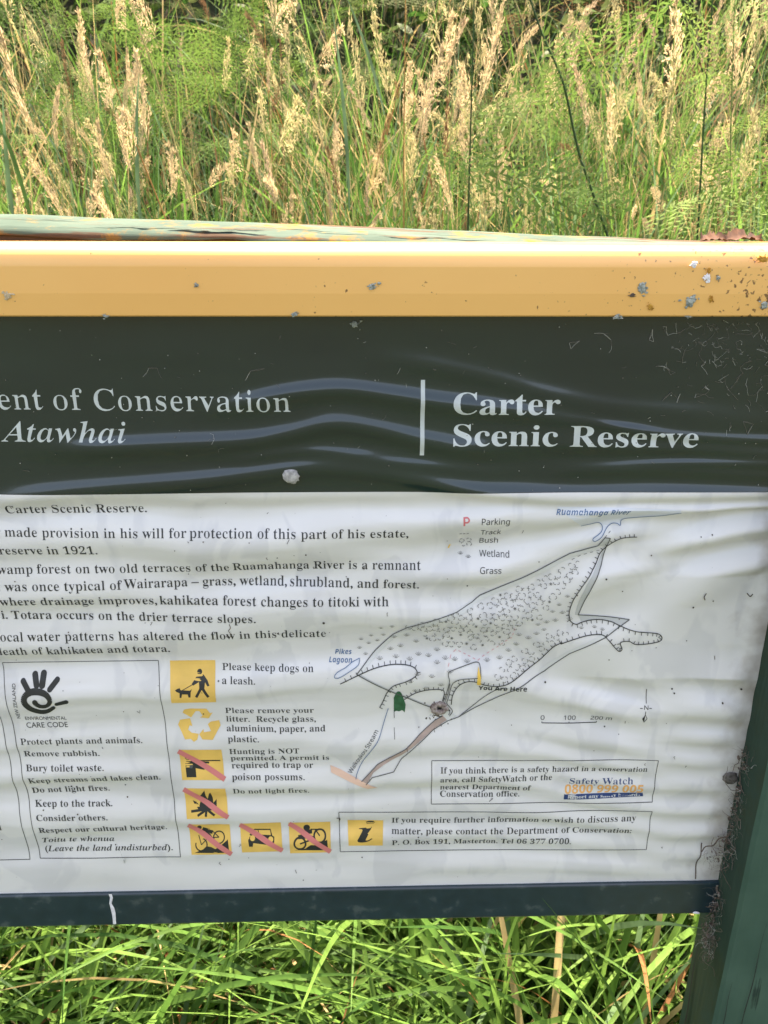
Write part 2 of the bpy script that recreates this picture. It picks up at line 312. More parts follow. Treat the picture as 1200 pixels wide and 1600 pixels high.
def inside(p, poly):
    x, y = p; c = False
    for (x1, y1), (x2, y2) in zip(poly, poly[1:] + poly[:1]):
        if (y1 > y) != (y2 > y) and x < (x2 - x1) * (y - y1) / (y2 - y1) + x1: c = not c
    return c
def shapes(loops):
    """outer outlines, each with its holes"""
    if len(loops) == 1: return [loops]
    bb = [(min(p[0] for p in l), max(p[0] for p in l), min(p[1] for p in l), max(p[1] for p in l)) for l in loops]; n = len(loops); par = [[] for _ in range(n)]
    for a in range(n):
        for b in range(n):
            if a != b and bb[b][0] <= bb[a][0] and bb[b][1] >= bb[a][1] and bb[b][2] <= bb[a][2] and bb[b][3] >= bb[a][3] and inside(loops[a][0], loops[b]): par[a].append(b)
    return [[loops[a]] + [loops[h] for h in range(n) if a in par[h] and len(par[h]) == len(par[a]) + 1] for a in range(n) if len(par[a]) % 2 == 0]
class Draw:
    """flat artwork collected in photo pixels, then laid on the sheet as ONE mesh"""
    def __init__(s): s.bm = bmesh.new(); s.o = 0.0; s.mats = []
    def mi(s, m):
        if m not in s.mats: s.mats.append(m)
        return s.mats.index(m)
    def loops_xz(s, loops, m, up=4e-5):
        o = s.o; s.o += up; i = s.mi(m)
        for grp in shapes(loops):
            tri = tessellate_polygon([[Vector((x * 1000, z * 1000, 0)) for x, z in l] for l in grp])
            vs = [s.bm.verts.new((x, o, z)) for l in grp for x, z in l]
            for t in tri:
                try:
                    f = s.bm.faces.new([vs[q] for q in t]); f.material_index = i
                except ValueError: pass
        return s
    def poly(s, pts, m, up=4e-5): return s.loops_xz([[S(*p) for p in pts]], m, up)
    def stroke(s, pts, w, m, closed=False, cap=False, w1=None):
        p = np.array(pts, float)
        if closed: p = np.vstack([p, p[:1]])
        d = np.gradient(p, axis=0) if len(p) > 2 else np.repeat((p[1] - p[0])[None], 2, 0)
        d /= np.maximum(np.linalg.norm(d, axis=1), 1e-6)[:, None]
        ww = np.linspace(w, w if w1 is None else w1, len(p))[:, None] / 2
        nrm = np.stack([-d[:, 1], d[:, 0]], 1)
        a, b = p + nrm * ww, p - nrm * ww
        o = s.o; s.o += 2e-6; i = s.mi(m)
        va = [s.bm.verts.new((S(*q)[0], o, S(*q)[1])) for q in a]; vb = [s.bm.verts.new((S(*q)[0], o, S(*q)[1])) for q in b]
        for j in range(len(p) - 1):
            f = s.bm.faces.new((va[j], va[j + 1], vb[j + 1], vb[j])); f.material_index = i
        if cap:
            s.disc(p[0], w / 2, m); s.disc(p[-1], (w if w1 is None else w1) / 2, m)
        return s
    def line(s, pts, w, m, closed=False):
        """thin line with mitred corners kept square: each straight piece its own ribbon"""
        q = list(pts) + ([pts[0]] if closed else [])
        for a, b in zip(q[:-1], q[1:]):
            n = max(1, int(math.dist(a, b) / 6))
            s.stroke([(a[0] + (b[0] - a[0]) * t / n, a[1] + (b[1] - a[1]) * t / n) for t in range(n + 1)], w, m)
        return s
    def disc(s, c, r, m, n=18): return s.poly([(c[0] + r * math.cos(6.2832 * k / n), c[1] + r * math.sin(6.2832 * k / n)) for k in range(n)], m, 2e-6)
    def ring(s, c, r, w, m, n=26): return s.stroke([(c[0] + r * math.cos(6.2832 * k / n), c[1] + r * math.sin(6.2832 * k / n)) for k in range(n + 1)], w, m)
    def done(s, name, parent, lift=2.5e-4, step=0.0026):
        slice_bm(s.bm, step); lay(s.bm, lift)
        bmesh.ops.recalc_face_normals(s.bm, faces=s.bm.faces[:])
        for f in s.bm.faces:
            if f.normal.y > 0: f.normal_flip()
        return bm_obj(name, s.bm, [M[k] for k in s.mats], parent)

# ------------------------------------------------------------------ lettering: outlines of Blender's own built-in font
BLOCK = {'serif': (0x1D400, 0x1D41A, 0x1D7CE), 'ital': (0x1D468, 0x1D482, None), 'sans': (0x1D5A0, 0x1D5BA, 0x1D7E2), 'sansb': (0x1D5D4, 0x1D5EE, 0x1D7EC), 'sansi': (0x1D63C, 0x1D656, None), 'gill': (None, None, None)}
def encode(s, fam):
    U, Lw, D = BLOCK[fam]; o = ''
    for c in s:
        if U and 'A' <= c <= 'Z': o += chr(U + ord(c) - 65)
        elif Lw and 'a' <= c <= 'z': o += chr(Lw + ord(c) - 97)
        elif D and '0' <= c <= '9': o += chr(D + ord(c) - 48)
        else: o += c
    return o
def outline(s, fam, offset=0.0):
    c = bpy.data.curves.new('tmp', 'FONT'); c.body = encode(s, fam); c.resolution_u = 3; c.fill_mode = 'NONE'; c.offset = offset
    o = bpy.data.objects.new('tmp', c); COL.objects.link(o); bpy.context.view_layer.update()
    me = o.evaluated_get(bpy.context.evaluated_depsgraph_get()).to_mesh()
    n = len(me.vertices); co = [(v.co.x, v.co.y) for v in me.vertices]; nb = [[] for _ in range(n)]
    for e in me.edges: nb[e.vertices[0]].append(e.vertices[1]); nb[e.vertices[1]].append(e.vertices[0])
    seen = [False] * n; loops = []
    for i in range(n):
        if seen[i] or len(nb[i]) != 2: continue
        l = [i]; seen[i] = True; prev, cur = i, nb[i][0]
        while cur != i and not seen[cur]:
            seen[cur] = True; l.append(cur)
            a, b = nb[cur]; nx = b if a == prev else a; prev, cur = cur, nx
        if len(l) > 2: loops.append(np.array([co[k] for k in l]))
    bpy.data.objects.remove(o); bpy.data.curves.remove(c)
    return loops
def erode(loops, d):
    """thin the upright strokes only: move each outline point inwards sideways, never by more than a fifth of the stroke there"""
    if d == 0: return loops
    segs = np.concatenate([np.stack([l, np.roll(l, -1, 0)], 1) for l in loops])
    area = sum(.5 * np.sum(l[:, 0] * np.roll(l[:, 1], -1) - l[:, 1] * np.roll(l[:, 0], -1)) for l in loops)
    sg = 1 if area > 0 else -1; out = []
    lo, hi = np.minimum(segs[:, 0, 1], segs[:, 1, 1]), np.maximum(segs[:, 0, 1], segs[:, 1, 1])
    for l in loops:
        e = np.roll(l, -1, 0) - l; e /= np.maximum(np.linalg.norm(e, axis=1), 1e-9)[:, None]
        ni = np.stack([-e[:, 1], e[:, 0]], 1) * sg; nv = ni + np.roll(ni, 1, 0); nv /= np.maximum(np.linalg.norm(nv, axis=1), 1e-9)[:, None]
        q = l.copy()
        for k in range(len(l)):
            nx = nv[k, 0]
            if abs(nx) < .15: continue
            y = l[k, 1] + nv[k, 1] * .004 + 1e-5
            sel = (lo <= y) & (hi > y); a = segs[sel]
            if not len(a): continue
            xs = a[:, 0, 0] + (y - a[:, 0, 1]) / (a[:, 1, 1] - a[:, 0, 1]) * (a[:, 1, 0] - a[:, 0, 0])
            dx = (xs - l[k, 0]) * (1 if nx > 0 else -1); dx = dx[dx > .004]
            th = dx.min() if len(dx) else .03
            q[k, 0] += math.copysign(min(d * abs(nx), .22 * th), nx)
        out.append(q)
    return out
_cap = {}
def cap_of(fam):
    if fam not in _cap:
        l = np.concatenate(outline('H', fam)); _cap[fam] = l[:, 1].max() - l[:, 1].min()
    return _cap[fam]
def text(dr, s, x0, x1, y0, y1, cap, m='ink', fam='serif', thin=.011, bold=0.0, rot=False):
    """baseline from (x0,y0) to (x1,y1) in photo pixels, capital height in pixels; x0 None: right-aligned, taking x1 = (x, width per em)"""
    loops = erode(outline(s, fam, bold), thin)
    allp = np.concatenate(loops); gx0, gx1 = allp[:, 0].min(), allp[:, 0].max()
    if x0 is None:
        end, per = x1; x0, x1 = end - per * (gx1 - gx0), end
    P0 = np.array(S(x0, y0)); P1 = np.array(S(x1, y1)); e = P1 - P0; kx = np.linalg.norm(e) / (gx1 - gx0); e /= np.linalg.norm(e)
    up = np.array([0.0, 1.0]) if not rot else np.array([-e[1], e[0]])
    if not rot: kz = (S(x0, y0 - cap)[1] - S(x0, y0)[1]) / cap_of(fam)
    else: kz = cap * PX / cap_of(fam)
    dr.loops_xz([[tuple(P0 + e * ((x - gx0) * kx) + up * (y * kz)) for x, y in l] for l in loops], m)
    return (x1 - x0) / (gx1 - gx0)

# ================================================================== THE SIGN
sign = empty('information_sign', (0, 0, 0))
tag(sign, 'weathered reserve information board with yellow top rail, map sheet and green timber posts', 'sign')
XL = -1.02
def sheet(name, v0, v1, m, nx, nz):
    zt, zb = S(600, v0)[1], S(600, v1)[1]; XR = S(1130, 1300)[0] + .02
    xs = np.linspace(XL, XR, nx); zs = np.linspace(zb, zt, nz); X, Z = np.meshgrid(xs, zs)
    Y = -H(X.ravel(), Z.ravel())
    V = np.stack([X.ravel(), Y, Z.ravel()], 1)
    idx = np.arange(nx * nz).reshape(nz, nx)
    F = np.stack([idx[:-1, :-1].ravel(), idx[:-1, 1:].ravel(), idx[1:, 1:].ravel(), idx[1:, :-1].ravel()], 1)
    return link(name, np_mesh(name, V, F, smooth=True), m, sign)
header = sheet('header_panel', 470, 768, M['header'], 620, 150)
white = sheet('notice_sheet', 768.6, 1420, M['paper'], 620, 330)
XR = S(1130, 1300)[0] + .02

# --- top rail
def extrude_profile(name, prof, x0, x1, m, parent, dz=(0, 0), n=2, bev=True, wob=0.0):
    bm = bmesh.new(); rings = []
    for i in range(n):
        t = i / (n - 1); x = x0 + (x1 - x0) * t
        rings.append([bm.verts.new((x, y + wob * math.sin(9 * t + k), z + dz[0] * (1 - t) + dz[1] * t + wob * math.sin(14 * t + 2 * k))) for k, (y, z) in enumerate(prof)])
    k = len(prof)
    for a, b in zip(rings[:-1], rings[1:]):
        for i in range(k): bm.faces.new((a[i], a[(i + 1) % k], b[(i + 1) % k], b[i]))
    bm.faces.new(rings[0]); bm.faces.new(rings[-1][::-1])
    bmesh.ops.recalc_face_normals(bm, faces=bm.faces[:])
    return bm_obj(name, bm, m, parent)
zt = S(600, 381.5, -.004)[1]; zk = S(600, 400, -.016)[1]; zl = S(600, 494.5, -.017)[1]
rail_prof = [(.030, zt - .001), (.006, zt + .0006), (-.004, zt - .0006), (-.0095, zt - .0034), (-.0135, zk + .004), (-.0155, zk), (-.0172, zk - .004), (-.0180, zk - .009), (-.0190, zl + .020), (-.0180, zl + .0012), (-.0168, zl), (-.0135, zl), (-.0125, zl + .004), (-.0115, zt - .012), (.030, zt - .012)]
top_rail = extrude_profile('top_rail', rail_prof, XL - .02, XR + .075, M['yellow'], sign)
for f in top_rail.data.polygons: f.use_smooth = len(f.vertices) == 4 and f.normal.y < -.02 and f.center.z > zk - .009
RAILY = -.0192
# --- bottom rail
z1, z2 = S(600, 1391, -.005)[1], S(600, 1438.5, -.005)[1]
bp = [(.010, z1 + .0004), (-.003, z1 + .0004), (-.0045, z1 - .0006), (-.005, z1 - .002), (-.005, z2 + .002), (-.004, z2), (.010, z2)]
bottom_rail = extrude_profile('bottom_rail', bp, XL, XR, M['teal'], sign, dz=(-.0035, .0028))
board = bmesh.new(); bmesh.ops.create_cube(board, size=1)
for v in board.verts: v.co = Vector(((XL + XR) / 2 + v.co.x * (XR - XL - .01), .0175 + v.co.y * .009, (zt - .02 + z2 + .004) / 2 + v.co.z * (zt - .02 - z2 - .004)))
bm_obj('backing_board', board, M['plywood'], sign)
# --- posts: side face meets the sheet at S(1130,1300)
PXL = S(1130, 1300)[0] + .004
def post(name, x0, w, label=None):
    bm = bmesh.new(); y0, y1, n = -.056, .030, 40; rings = []
    c = .004
    prof = [(0, y0 + c), (c, y0), (w * .45, y0 - .0006), (w - c, y0), (w, y0 + c), (w, y1 - c), (w - c, y1), (c, y1), (0, y1 - c), (0, -.009), (-.0004, -.013), (0, -.017)]
    for i in range(n):
        z = -.05 + i * (zt - .030 + .05) / (n - 1)
        rings.append([bm.verts.new((x0 + px + .0012 * math.sin(3.1 * z + px * 20) + .0005 * noise2(z * 30, k * 3.3, 4), py + .0005 * noise2(z * 24, k * 2.1 + 9, 6), z)) for k, (px, py) in enumerate(prof)])
    K = len(prof)
    for a, b in zip(rings[:-1], rings[1:]):
        for i in range(K):
            f = bm.faces.new((a[i], a[(i + 1) % K], b[(i + 1) % K], b[i]))
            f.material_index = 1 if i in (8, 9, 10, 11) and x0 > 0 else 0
    bm.faces.new(rings[0][::-1]); bm.faces.new(rings[-1])
    bmesh.ops.recalc_face_normals(bm, faces=bm.faces[:])
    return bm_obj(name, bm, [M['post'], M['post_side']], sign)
post_r = post('post', PXL, .098); post_l = post('post', XL - .098, .098)
# drying cracks: dark wedge grooves standing a hair proud of the timber
def crack(parent, pts, w, axis, name='drying_crack'):
    bm = bmesh.new(); n = len(pts); prev = None
    for i, p in enumerate(pts):
        ww = w * (math.sin(math.pi * (i + .35) / (n + .2)) * .9 + .1) * (.7 + .6 * random.random()) / 2; p = Vector(p)
        off = {'x': Vector((0, ww, 0)), 'y': Vector((ww, 0, 0)), 'z': Vector((0, ww, 0))}[axis]
        cur = (bm.verts.new(p - off), bm.verts.new(p + off))
        if prev: bm.faces.new((prev[0], prev[1], cur[1], cur[0]))
        prev = cur
    return bm_obj(name, bm, M['hole'], parent)
zz = np.linspace(S(1090, 1462)[1], S(1080, 1750)[1], 22)
crack(post_r, [(PXL - .0026, .004 + .004 * math.sin(k * .5) + (k / 22) * .007, z) for k, z in enumerate(zz)], .0045, 'x')
zz = np.linspace(S(1150, 1380)[1], S(1150, 1680)[1], 26)
crack(post_r, [(PXL + .036 - .0008 * math.sin(k * .7) - k * .0001, -.0590, z) for k, z in enumerate(zz)], .0013, 'y')
zz = np.linspace(S(1150, 1470)[1], S(1150, 1600)[1], 14)
crack(post_r, [(PXL + .011 - .0006 * math.sin(k * .9), -.0590, z) for k, z in enumerate(zz)], .0009, 'y')
# --- weathered beam behind the yellow rail
def beam():
    bm = bmesh.new(); n = 150; x0, x1 = XL - .08, XR + .16; rings = []
    ax0 = S(0, 334, .13)[0]
    za, zb = S(0, 331.5, .125)[1], S(1130, 374.5, .125)[1]; xa, xb = S(0, 334, .125)[0], S(1130, 377, .125)[0]
    for i in range(n):
        x = x0 + (x1 - x0) * i / (n - 1); z = za + (zb - za) * (x - xa) / (xb - xa)
        z += .0016 * noise2(x * 4, 0, 31) + .0008 * noise2(x * 16, 3, 32)
        fr = .0045 * noise2(x * 6, 5, 33) + .003 * noise2(x * 25, 8, 34)
        prof = [(.125, z - .006), (.118, z), (.095, z - .0012 + .0007 * noise2(x * 30, 1, 35)), (.075, z - .0022 + .0009 * noise2(x * 30, 2, 35)), (.058, z - .0045 + .001 * noise2(x * 40, 3, 35) + fr * .2), (.050, z - .0070 + fr * .45), (.046 - fr * .3, z - .0098 + fr), (.050 - fr * .3, z - .0115 + fr), (.052, z - .045), (.052, z - .085), (.125, z - .085)]
        rings.append([bm.verts.new((x, y, zz_)) for y, zz_ in prof])
    K = 11
    for a, b in zip(rings[:-1], rings[1:]):
        for i in range(K):
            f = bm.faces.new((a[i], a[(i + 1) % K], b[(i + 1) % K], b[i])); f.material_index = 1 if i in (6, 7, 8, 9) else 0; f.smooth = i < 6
    bm.faces.new(rings[0]); bm.faces.new(rings[-1][::-1])
    bmesh.ops.recalc_face_normals(bm, faces=bm.faces[:])
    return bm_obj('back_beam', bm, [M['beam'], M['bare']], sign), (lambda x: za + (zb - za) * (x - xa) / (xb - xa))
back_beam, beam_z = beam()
def beam_crack(u0, u1, yy, w, dz=0.0):
    xs = np.linspace(S(u0, 350, .08)[0], S(u1, 350, .08)[0], 26); pts = []
    for k, x in enumerate(xs):
        y = yy + .005 * noise2(x * 14, yy * 100, 41) + .0025 * noise2(x * 60, 2, 42)
        z = beam_z(x) + .0016 * noise2(x * 4, 0, 31) + .0008 * noise2(x * 16, 3, 32)
        z += np.interp(y, [.045, .049, .058, .075, .095, .118], [-.0098, -.0068, -.0045, -.0022, -.0012, 0]) + .0012
        pts.append((x, y, float(z)))
    crack(back_beam, pts, w, 'z')
beam_crack(150, 330, .060, .003); beam_crack(270, 420, .054, .0045); beam_crack(330, 415, .064, .003); beam_crack(590, 770, .060, .004); beam_crack(820, 930, .075, .002); beam_crack(60, 140, .085, .0015); beam_crack(640, 720, .085, .0015); beam_crack(-100, 120, .08, .002); beam_crack(430, 520, .075, .0025); beam_crack(470, 600, .066, .0015)

# --- header lettering
d = Draw(); per = text(d, 'Conservation', 148.5, 454, 641.5, 643, 33.5, 'silver', thin=.03)
text(d, 'of', 85, 131, 640.5, 640.5, 33.5, 'silver', thin=.03); text(d, 'Department', None, (68, per), 639.5, 640, 33.5, 'silver', thin=.03)
d.done('heading_lettering', header)
d = Draw(); per = text(d, 'Atawhai', 2.5, 199, 689.5, 690.5, 31, 'silver', 'ital', thin=.016); text(d, 'Te Papa', None, (-14, per), 689, 689.5, 31, 'silver', 'ital', thin=.016)
d.done('maori_heading_lettering', header)
d = Draw(); text(d, 'Carter', 707.5, 873.5, 646.5, 646.5, 33, 'silver', thin=.0); text(d, 'Scenic Reserve', 707.5, 1087.5, 695, 697.5, 32, 'silver', thin=.0)
d.done('title_lettering', header)
d = Draw(); d.poly([(657.6, 593.5), (664.2, 593.5), (662.4, 711), (655.8, 711)], 'silver'); d.done('divider_bar', header)
# --- body text
def para(rows, name, fam='serif', parent=white, **kw):
    d = Draw()
    for r in rows: text(d, *r, **{**dict(fam=fam, thin=.020), **kw})
    return d.done(name, parent)
para([('Carter Scenic Reserve.', 8.3, 228, 804, 803, 13.4)], 'paragraph')
d = Draw(); p_ = text(d, 'made provision in his will for', 8.3, 292, 837.7, 838.8, 13.6, thin=.02); text(d, 'protection of this part of his estate,', 297, 638, 838.8, 838.8, 13.6, thin=.02)
text(d, 'r', None, (1.5, p_), 837.7, 837.7, 13.6, thin=.02); text(d, 'reserve in 1921.', .5, 153, 865.7, 865.7, 13.4, thin=.02); d.done('paragraph', white)
d = Draw(); p_ = text(d, 'forest on two old terraces of the', 58, 358, 896.3, 893.6, 13.4, thin=.02); text(d, 'swamp', None, (51, p_), 897, 896.5, 13.2, thin=.02); text(d, 'Ruamahanga River is a remnant', 364, 657.4, 892.8, 890, 13.6, thin=.02)
p_ = text(d, 'was once typical of', 9, 192, 922.3, 919.5, 13.3, thin=.02); text(d, 't', None, (1.8, p_), 922.5, 922.5, 12.6, thin=.02); text(d, 'Wairarapa \u2013 grass, wetland,', 195, 448, 918.2, 916.5, 13.3, thin=.02); text(d, 'shrubland, and forest.', 453, 654.6, 916.8, 919.5, 13.4, thin=.02)
text(d, 'where drainage improves,', 1.7, 246, 945, 943.5, 13.3, thin=.02); text(d, 'kahikatea forest changes to titoki with', 250.5, 607, 943.5, 945, 13.4, thin=.02)
p_ = text(d, 'Totara occurs on the drier terrace slopes.', 18.3, 400.5, 968.3, 970, 13, thin=.02); text(d, 'i.', None, (11.5, p_), 968, 968, 13, thin=.02); d.done('paragraph', white)
d = Draw(); p_ = text(d, 'water patterns has altered the flow in this delicate', 44, 509.4, 1000.8, 996.6, 13.2, thin=.02); text(d, 'local', None, (37.5, p_), 1001, 1001, 13.2, thin=.02)
p_ = text(d, 'of kahikatea and totara.', 51.5, 265, 1022.6, 1020.7, 12.8, thin=.02); text(d, 'death', None, (43.5, p_), 1023.3, 1023, 12.8, thin=.02); d.done('paragraph', white)

# --- environmental care code
A = lambda x, y: (x / 4.138, 1020 + y / 4.138)
d = Draw(); d.line([(1.2, 1038.9), (245.8, 1035.7), (282.3, 1338.3), (62.3, 1342.1)], 1.1, 'thin_ink', True); d.done('care_code_frame', white)
d = Draw(); d.line([(-42, 1040), (1, 1120), (46.4, 1343.8), (-120, 1346)], 1.1, 'thin_ink'); text(d, 'd', None, (4, 16), 1296, 1296, 9); text(d, '.', None, (3.5, 16), 1313, 1313, 9); d.done('neighbour_frame', white)
d = Draw()
for a, b, w in (((150, 182), (190, 235), 33), ((222, 146), (240, 205), 37), ((278, 141), (276, 205), 39), ((370, 174), (328, 226), 34)):
    d.stroke([A(*a), A(*b)], w / 4.138, 'ink', cap=True)
d.stroke([A(372, 320), A(436, 303)], 24 / 4.138, 'ink', cap=True, w1=30 / 4.138)
sp = curve_pts([(352, 345), (310, 372), (262, 376), (205, 352), (168, 308), (170, 268), (205, 243), (255, 240), (305, 255), (332, 290), (318, 325), (280, 336), (248, 322), (235, 304)], 5)
w_ = np.interp(np.linspace(0, 1, len(sp)), [0, .25, .5, .8, 1], [26, 38, 40, 26, 34]); pts = [A(*q) for q in sp]
for k in range(len(pts) - 1): d.stroke([pts[k], (pts[k + 1][0] + (pts[k + 1][0] - pts[k][0]) * .15, pts[k + 1][1] + (pts[k + 1][1] - pts[k][1]) * .15)], w_[k] / 4.138, 'ink', w1=w_[k + 1] / 4.138)
d.disc(pts[0], 12 / 4.138, 'ink'); d.disc(pts[-1], 17 / 4.138, 'ink')
d.done('hand_emblem', white)
d = Draw(); text(d, 'ENVIRONMENTAL', 39.9, 103.9, 1125.4, 1125.4, 5.8, fam='gill', thin=0, bold=.014); text(d, 'CARE CODE', 41.6, 105.6, 1137.8, 1137.6, 8.2, fam='gill', thin=0, bold=.014)
text(d, 'NEW ZEALAND', 32.2, 24.6, 1122.3, 1067.5, 5.6, fam='gill', thin=0, bold=.014, rot=True); d.done('care_code_title', white)
para([('Protect plants and animals.', 33.1, 222.6, 1163, 1160.9, 9.2), ('Remove rubbish.', 37.5, 155.4, 1183, 1182, 8.7), ('Bury toilet waste.', 41.6, 163.4, 1203.7, 1201.7, 8.7),
      ('Keep streams and lakes clean.', 45.9, 251.3, 1223.7, 1217, 9.6), ('Do not light fires.', 49.5, 170.4, 1241.8, 1238.4, 9.2), ('Keep to the track.', 54.9, 175.7, 1261, 1259.7, 8.7),
      ('Consider others.', 58.5, 169.2, 1280.3, 1279.3, 8.6), ('Respect our cultural heritage.', 62.3, 261, 1299.6, 1296.2, 8.6)], 'care_code_list', thin=.014)
para([('Toitu te whenua', 66.5, 178.1, 1318, 1316.8, 8.3), ('(Leave the land undisturbed).', 70, 270.2, 1332.5, 1328, 8.3)], 'care_code_motto', 'ital', thin=.008)

# --- pictograms
B = lambda x, y: (250 + x / 4.2857, 1020 + y / 4.2857)
BB = lambda pts: [B(*p) for p in pts]
K_ = 1 / 4.2857
def picto(corners, draw, slash=None):
    d = Draw()
    if corners: d.poly(BB(corners), 'picto')
    draw(d)
    d.o += 8e-5
    if slash: d.stroke([B(*slash[0]), B(*slash[1])], 34 * K_, 'slash')
    return d.done('pictogram', white)
def p_dog(d):
    d.disc(B(263, 135), 17 * K_, 'ink'); d.poly(BB([(245, 160), (262, 152), (290, 150), (318, 180), (334, 212), (320, 216), (303, 192), (300, 236), (268, 240), (262, 192), (224, 212), (214, 203)]), 'ink')
    d.stroke(BB([(276, 230), (246, 285)]), 18 * K_, 'ink'); d.stroke(BB([(290, 230), (328, 284)]), 18 * K_, 'ink'); d.stroke(BB([(220, 206), (150, 241)]), 4.5 * K_, 'ink')
    d.poly(BB([(104, 240), (120, 230), (136, 226), (142, 238), (204, 241), (217, 232), (210, 252), (209, 286), (196, 286), (190, 265), (152, 264), (148, 288), (136, 288), (136, 256), (118, 250)]), 'ink')
picto([(60, 68), (365, 65), (378, 325), (80, 328)], p_dog)
def p_rec(d):
    d.poly(BB([(160, 380), (200, 372), (310, 374), (334, 408), (352, 402), (324, 446), (264, 440), (284, 427), (262, 392), (238, 392), (206, 440), (150, 404)]), 'picto')
    d.poly(BB([(132, 456), (198, 446), (214, 500), (196, 494), (186, 522), (212, 540), (258, 545), (250, 580), (228, 594), (206, 576), (168, 580), (118, 490)]), 'picto')
    d.poly(BB([(338, 468), (394, 458), (404, 492), (354, 580), (284, 578), (262, 548), (290, 516), (292, 536), (340, 528), (318, 486)]), 'picto')
picto(None, p_rec)
def p_gun(d):
    d.disc(B(182, 708), 17 * K_, 'ink'); d.poly(BB([(166, 738), (180, 728), (232, 730), (245, 830), (180, 830)]), 'ink'); d.poly(BB([(205, 732), (240, 742), (302, 768), (296, 786), (240, 776), (222, 758)]), 'ink')
    d.stroke(BB([(225, 727), (402, 727)]), 8 * K_, 'ink'); d.stroke(BB([(235, 735), (328, 741)]), 12 * K_, 'ink'); d.disc(B(208, 765), 11 * K_, 'thin_ink')
picto([(125, 648), (412, 645), (432, 848), (150, 848)], p_gun, ((122, 658), (436, 842)))
def p_fire(d):
    d.poly(BB([(270, 1000), (268, 960), (298, 918), (304, 958), (318, 985), (326, 950), (336, 932), (352, 975), (356, 1008), (378, 985), (380, 1025), (352, 1050), (290, 1052), (258, 1046), (232, 1020), (218, 993), (250, 1006), (262, 1030)]), 'ink')
    for a, b in (((210, 1058), (300, 1046)), ((254, 1083), (312, 1046)), ((309, 1088), (312, 1050)), ((368, 1080), (318, 1046))): d.stroke(BB([a, b]), 15 * K_, 'ink')
picto([(158, 905), (438, 903), (460, 1100), (183, 1103)], p_fire, ((158, 912), (458, 1094)))
def p_bike(d):
    d.ring(B(278, 1284), 38 * K_, 8 * K_, 'ink'); d.ring(B(395, 1236), 36 * K_, 8 * K_, 'ink'); d.poly(BB([(234, 1335), (290, 1312), (312, 1292), (345, 1296), (372, 1310), (412, 1282), (455, 1248), (466, 1335)]), 'ink')
    d.disc(B(264, 1170), 15 * K_, 'ink'); d.stroke(BB([(284, 1182), (320, 1196), (352, 1206)]), 26 * K_, 'ink'); d.stroke(BB([(300, 1205), (330, 1222), (345, 1240)]), 14 * K_, 'ink'); d.stroke(BB([(278, 1284), (322, 1240), (395, 1236)]), 6 * K_, 'ink'); d.stroke(BB([(345, 1196), (395, 1236)]), 6 * K_, 'ink'); d.stroke(BB([(258, 1226), (278, 1284)]), 6 * K_, 'ink')
picto([(190, 1143), (465, 1150), (483, 1345), (213, 1348)], p_bike, ((190, 1150), (480, 1345)))
def p_car(d):
    d.stroke(BB([(604, 1222), (634, 1186), (738, 1186), (748, 1226)]), 9 * K_, 'ink'); d.poly(BB([(590, 1228), (606, 1216), (750, 1222), (766, 1232), (766, 1262), (750, 1282), (626, 1268), (622, 1292), (598, 1292), (592, 1262)]), 'ink')
    d.disc(B(620, 1240), 17 * K_, 'picto'); d.disc(B(742, 1246), 17 * K_, 'picto'); d.stroke(BB([(655, 1186), (662, 1220)]), 5 * K_, 'ink')
picto([(533, 1143), (808, 1132), (823, 1325), (550, 1333)], p_car, ((535, 1152), (820, 1320)))
def p_moto(d):
    d.ring(B(938, 1272), 38 * K_, 12 * K_, 'ink'); d.ring(B(1070, 1224), 38 * K_, 12 * K_, 'ink'); d.poly(BB([(898, 1318), (975, 1306), (1010, 1280), (1050, 1282), (1085, 1262), (1120, 1244), (1126, 1320)]), 'ink')
    d.disc(B(982, 1174), 22 * K_, 'ink'); d.stroke(BB([(948, 1206), (985, 1202), (1018, 1198)]), 26 * K_, 'ink'); d.stroke(BB([(1008, 1186), (1075, 1188)]), 8 * K_, 'ink'); d.stroke(BB([(926, 1232), (990, 1226), (1030, 1240)]), 24 * K_, 'ink'); d.stroke(BB([(1040, 1190), (1070, 1224)]), 8 * K_, 'ink'); d.stroke(BB([(938, 1272), (1000, 1250)]), 10 * K_, 'ink')
picto([(860, 1135), (1140, 1132), (1145, 1335), (872, 1340)], p_moto, ((865, 1142), (1142, 1330)))
para([('Please keep dogs on', 346.8, 489.9, 1049.2, 1048.5, 9.6), ('a leash.', 347.5, 399.3, 1066.7, 1066.7, 9.8)], 'dog_notice', thin=.014)
para([('Please remove your', 352, 490.3, 1114.5, 1114.5, 8.4), ('litter.  Recycle glass,', 353.4, 493.4, 1128.7, 1128.7, 9), ('aluminium, paper, and', 354.3, 508.3, 1143, 1142.6, 9), ('plastic.', 356.6, 405.2, 1157.7, 1157.7, 9.2)], 'litter_notice', thin=.014)
para([('Hunting is NOT', 358.5, 467.7, 1178.3, 1176.8, 8.6), ('permitted. A permit is', 360.4, 514, 1189.5, 1188.3, 8.4), ('required to trap or', 362, 489.2, 1202, 1201.3, 9), ('poison possums.', 363, 476.3, 1217.6, 1217.2, 9)], 'hunting_notice', thin=.014)
para([('Do not light fires.', 364.3, 483.3, 1240, 1238.6, 9)], 'fire_notice', thin=.014)

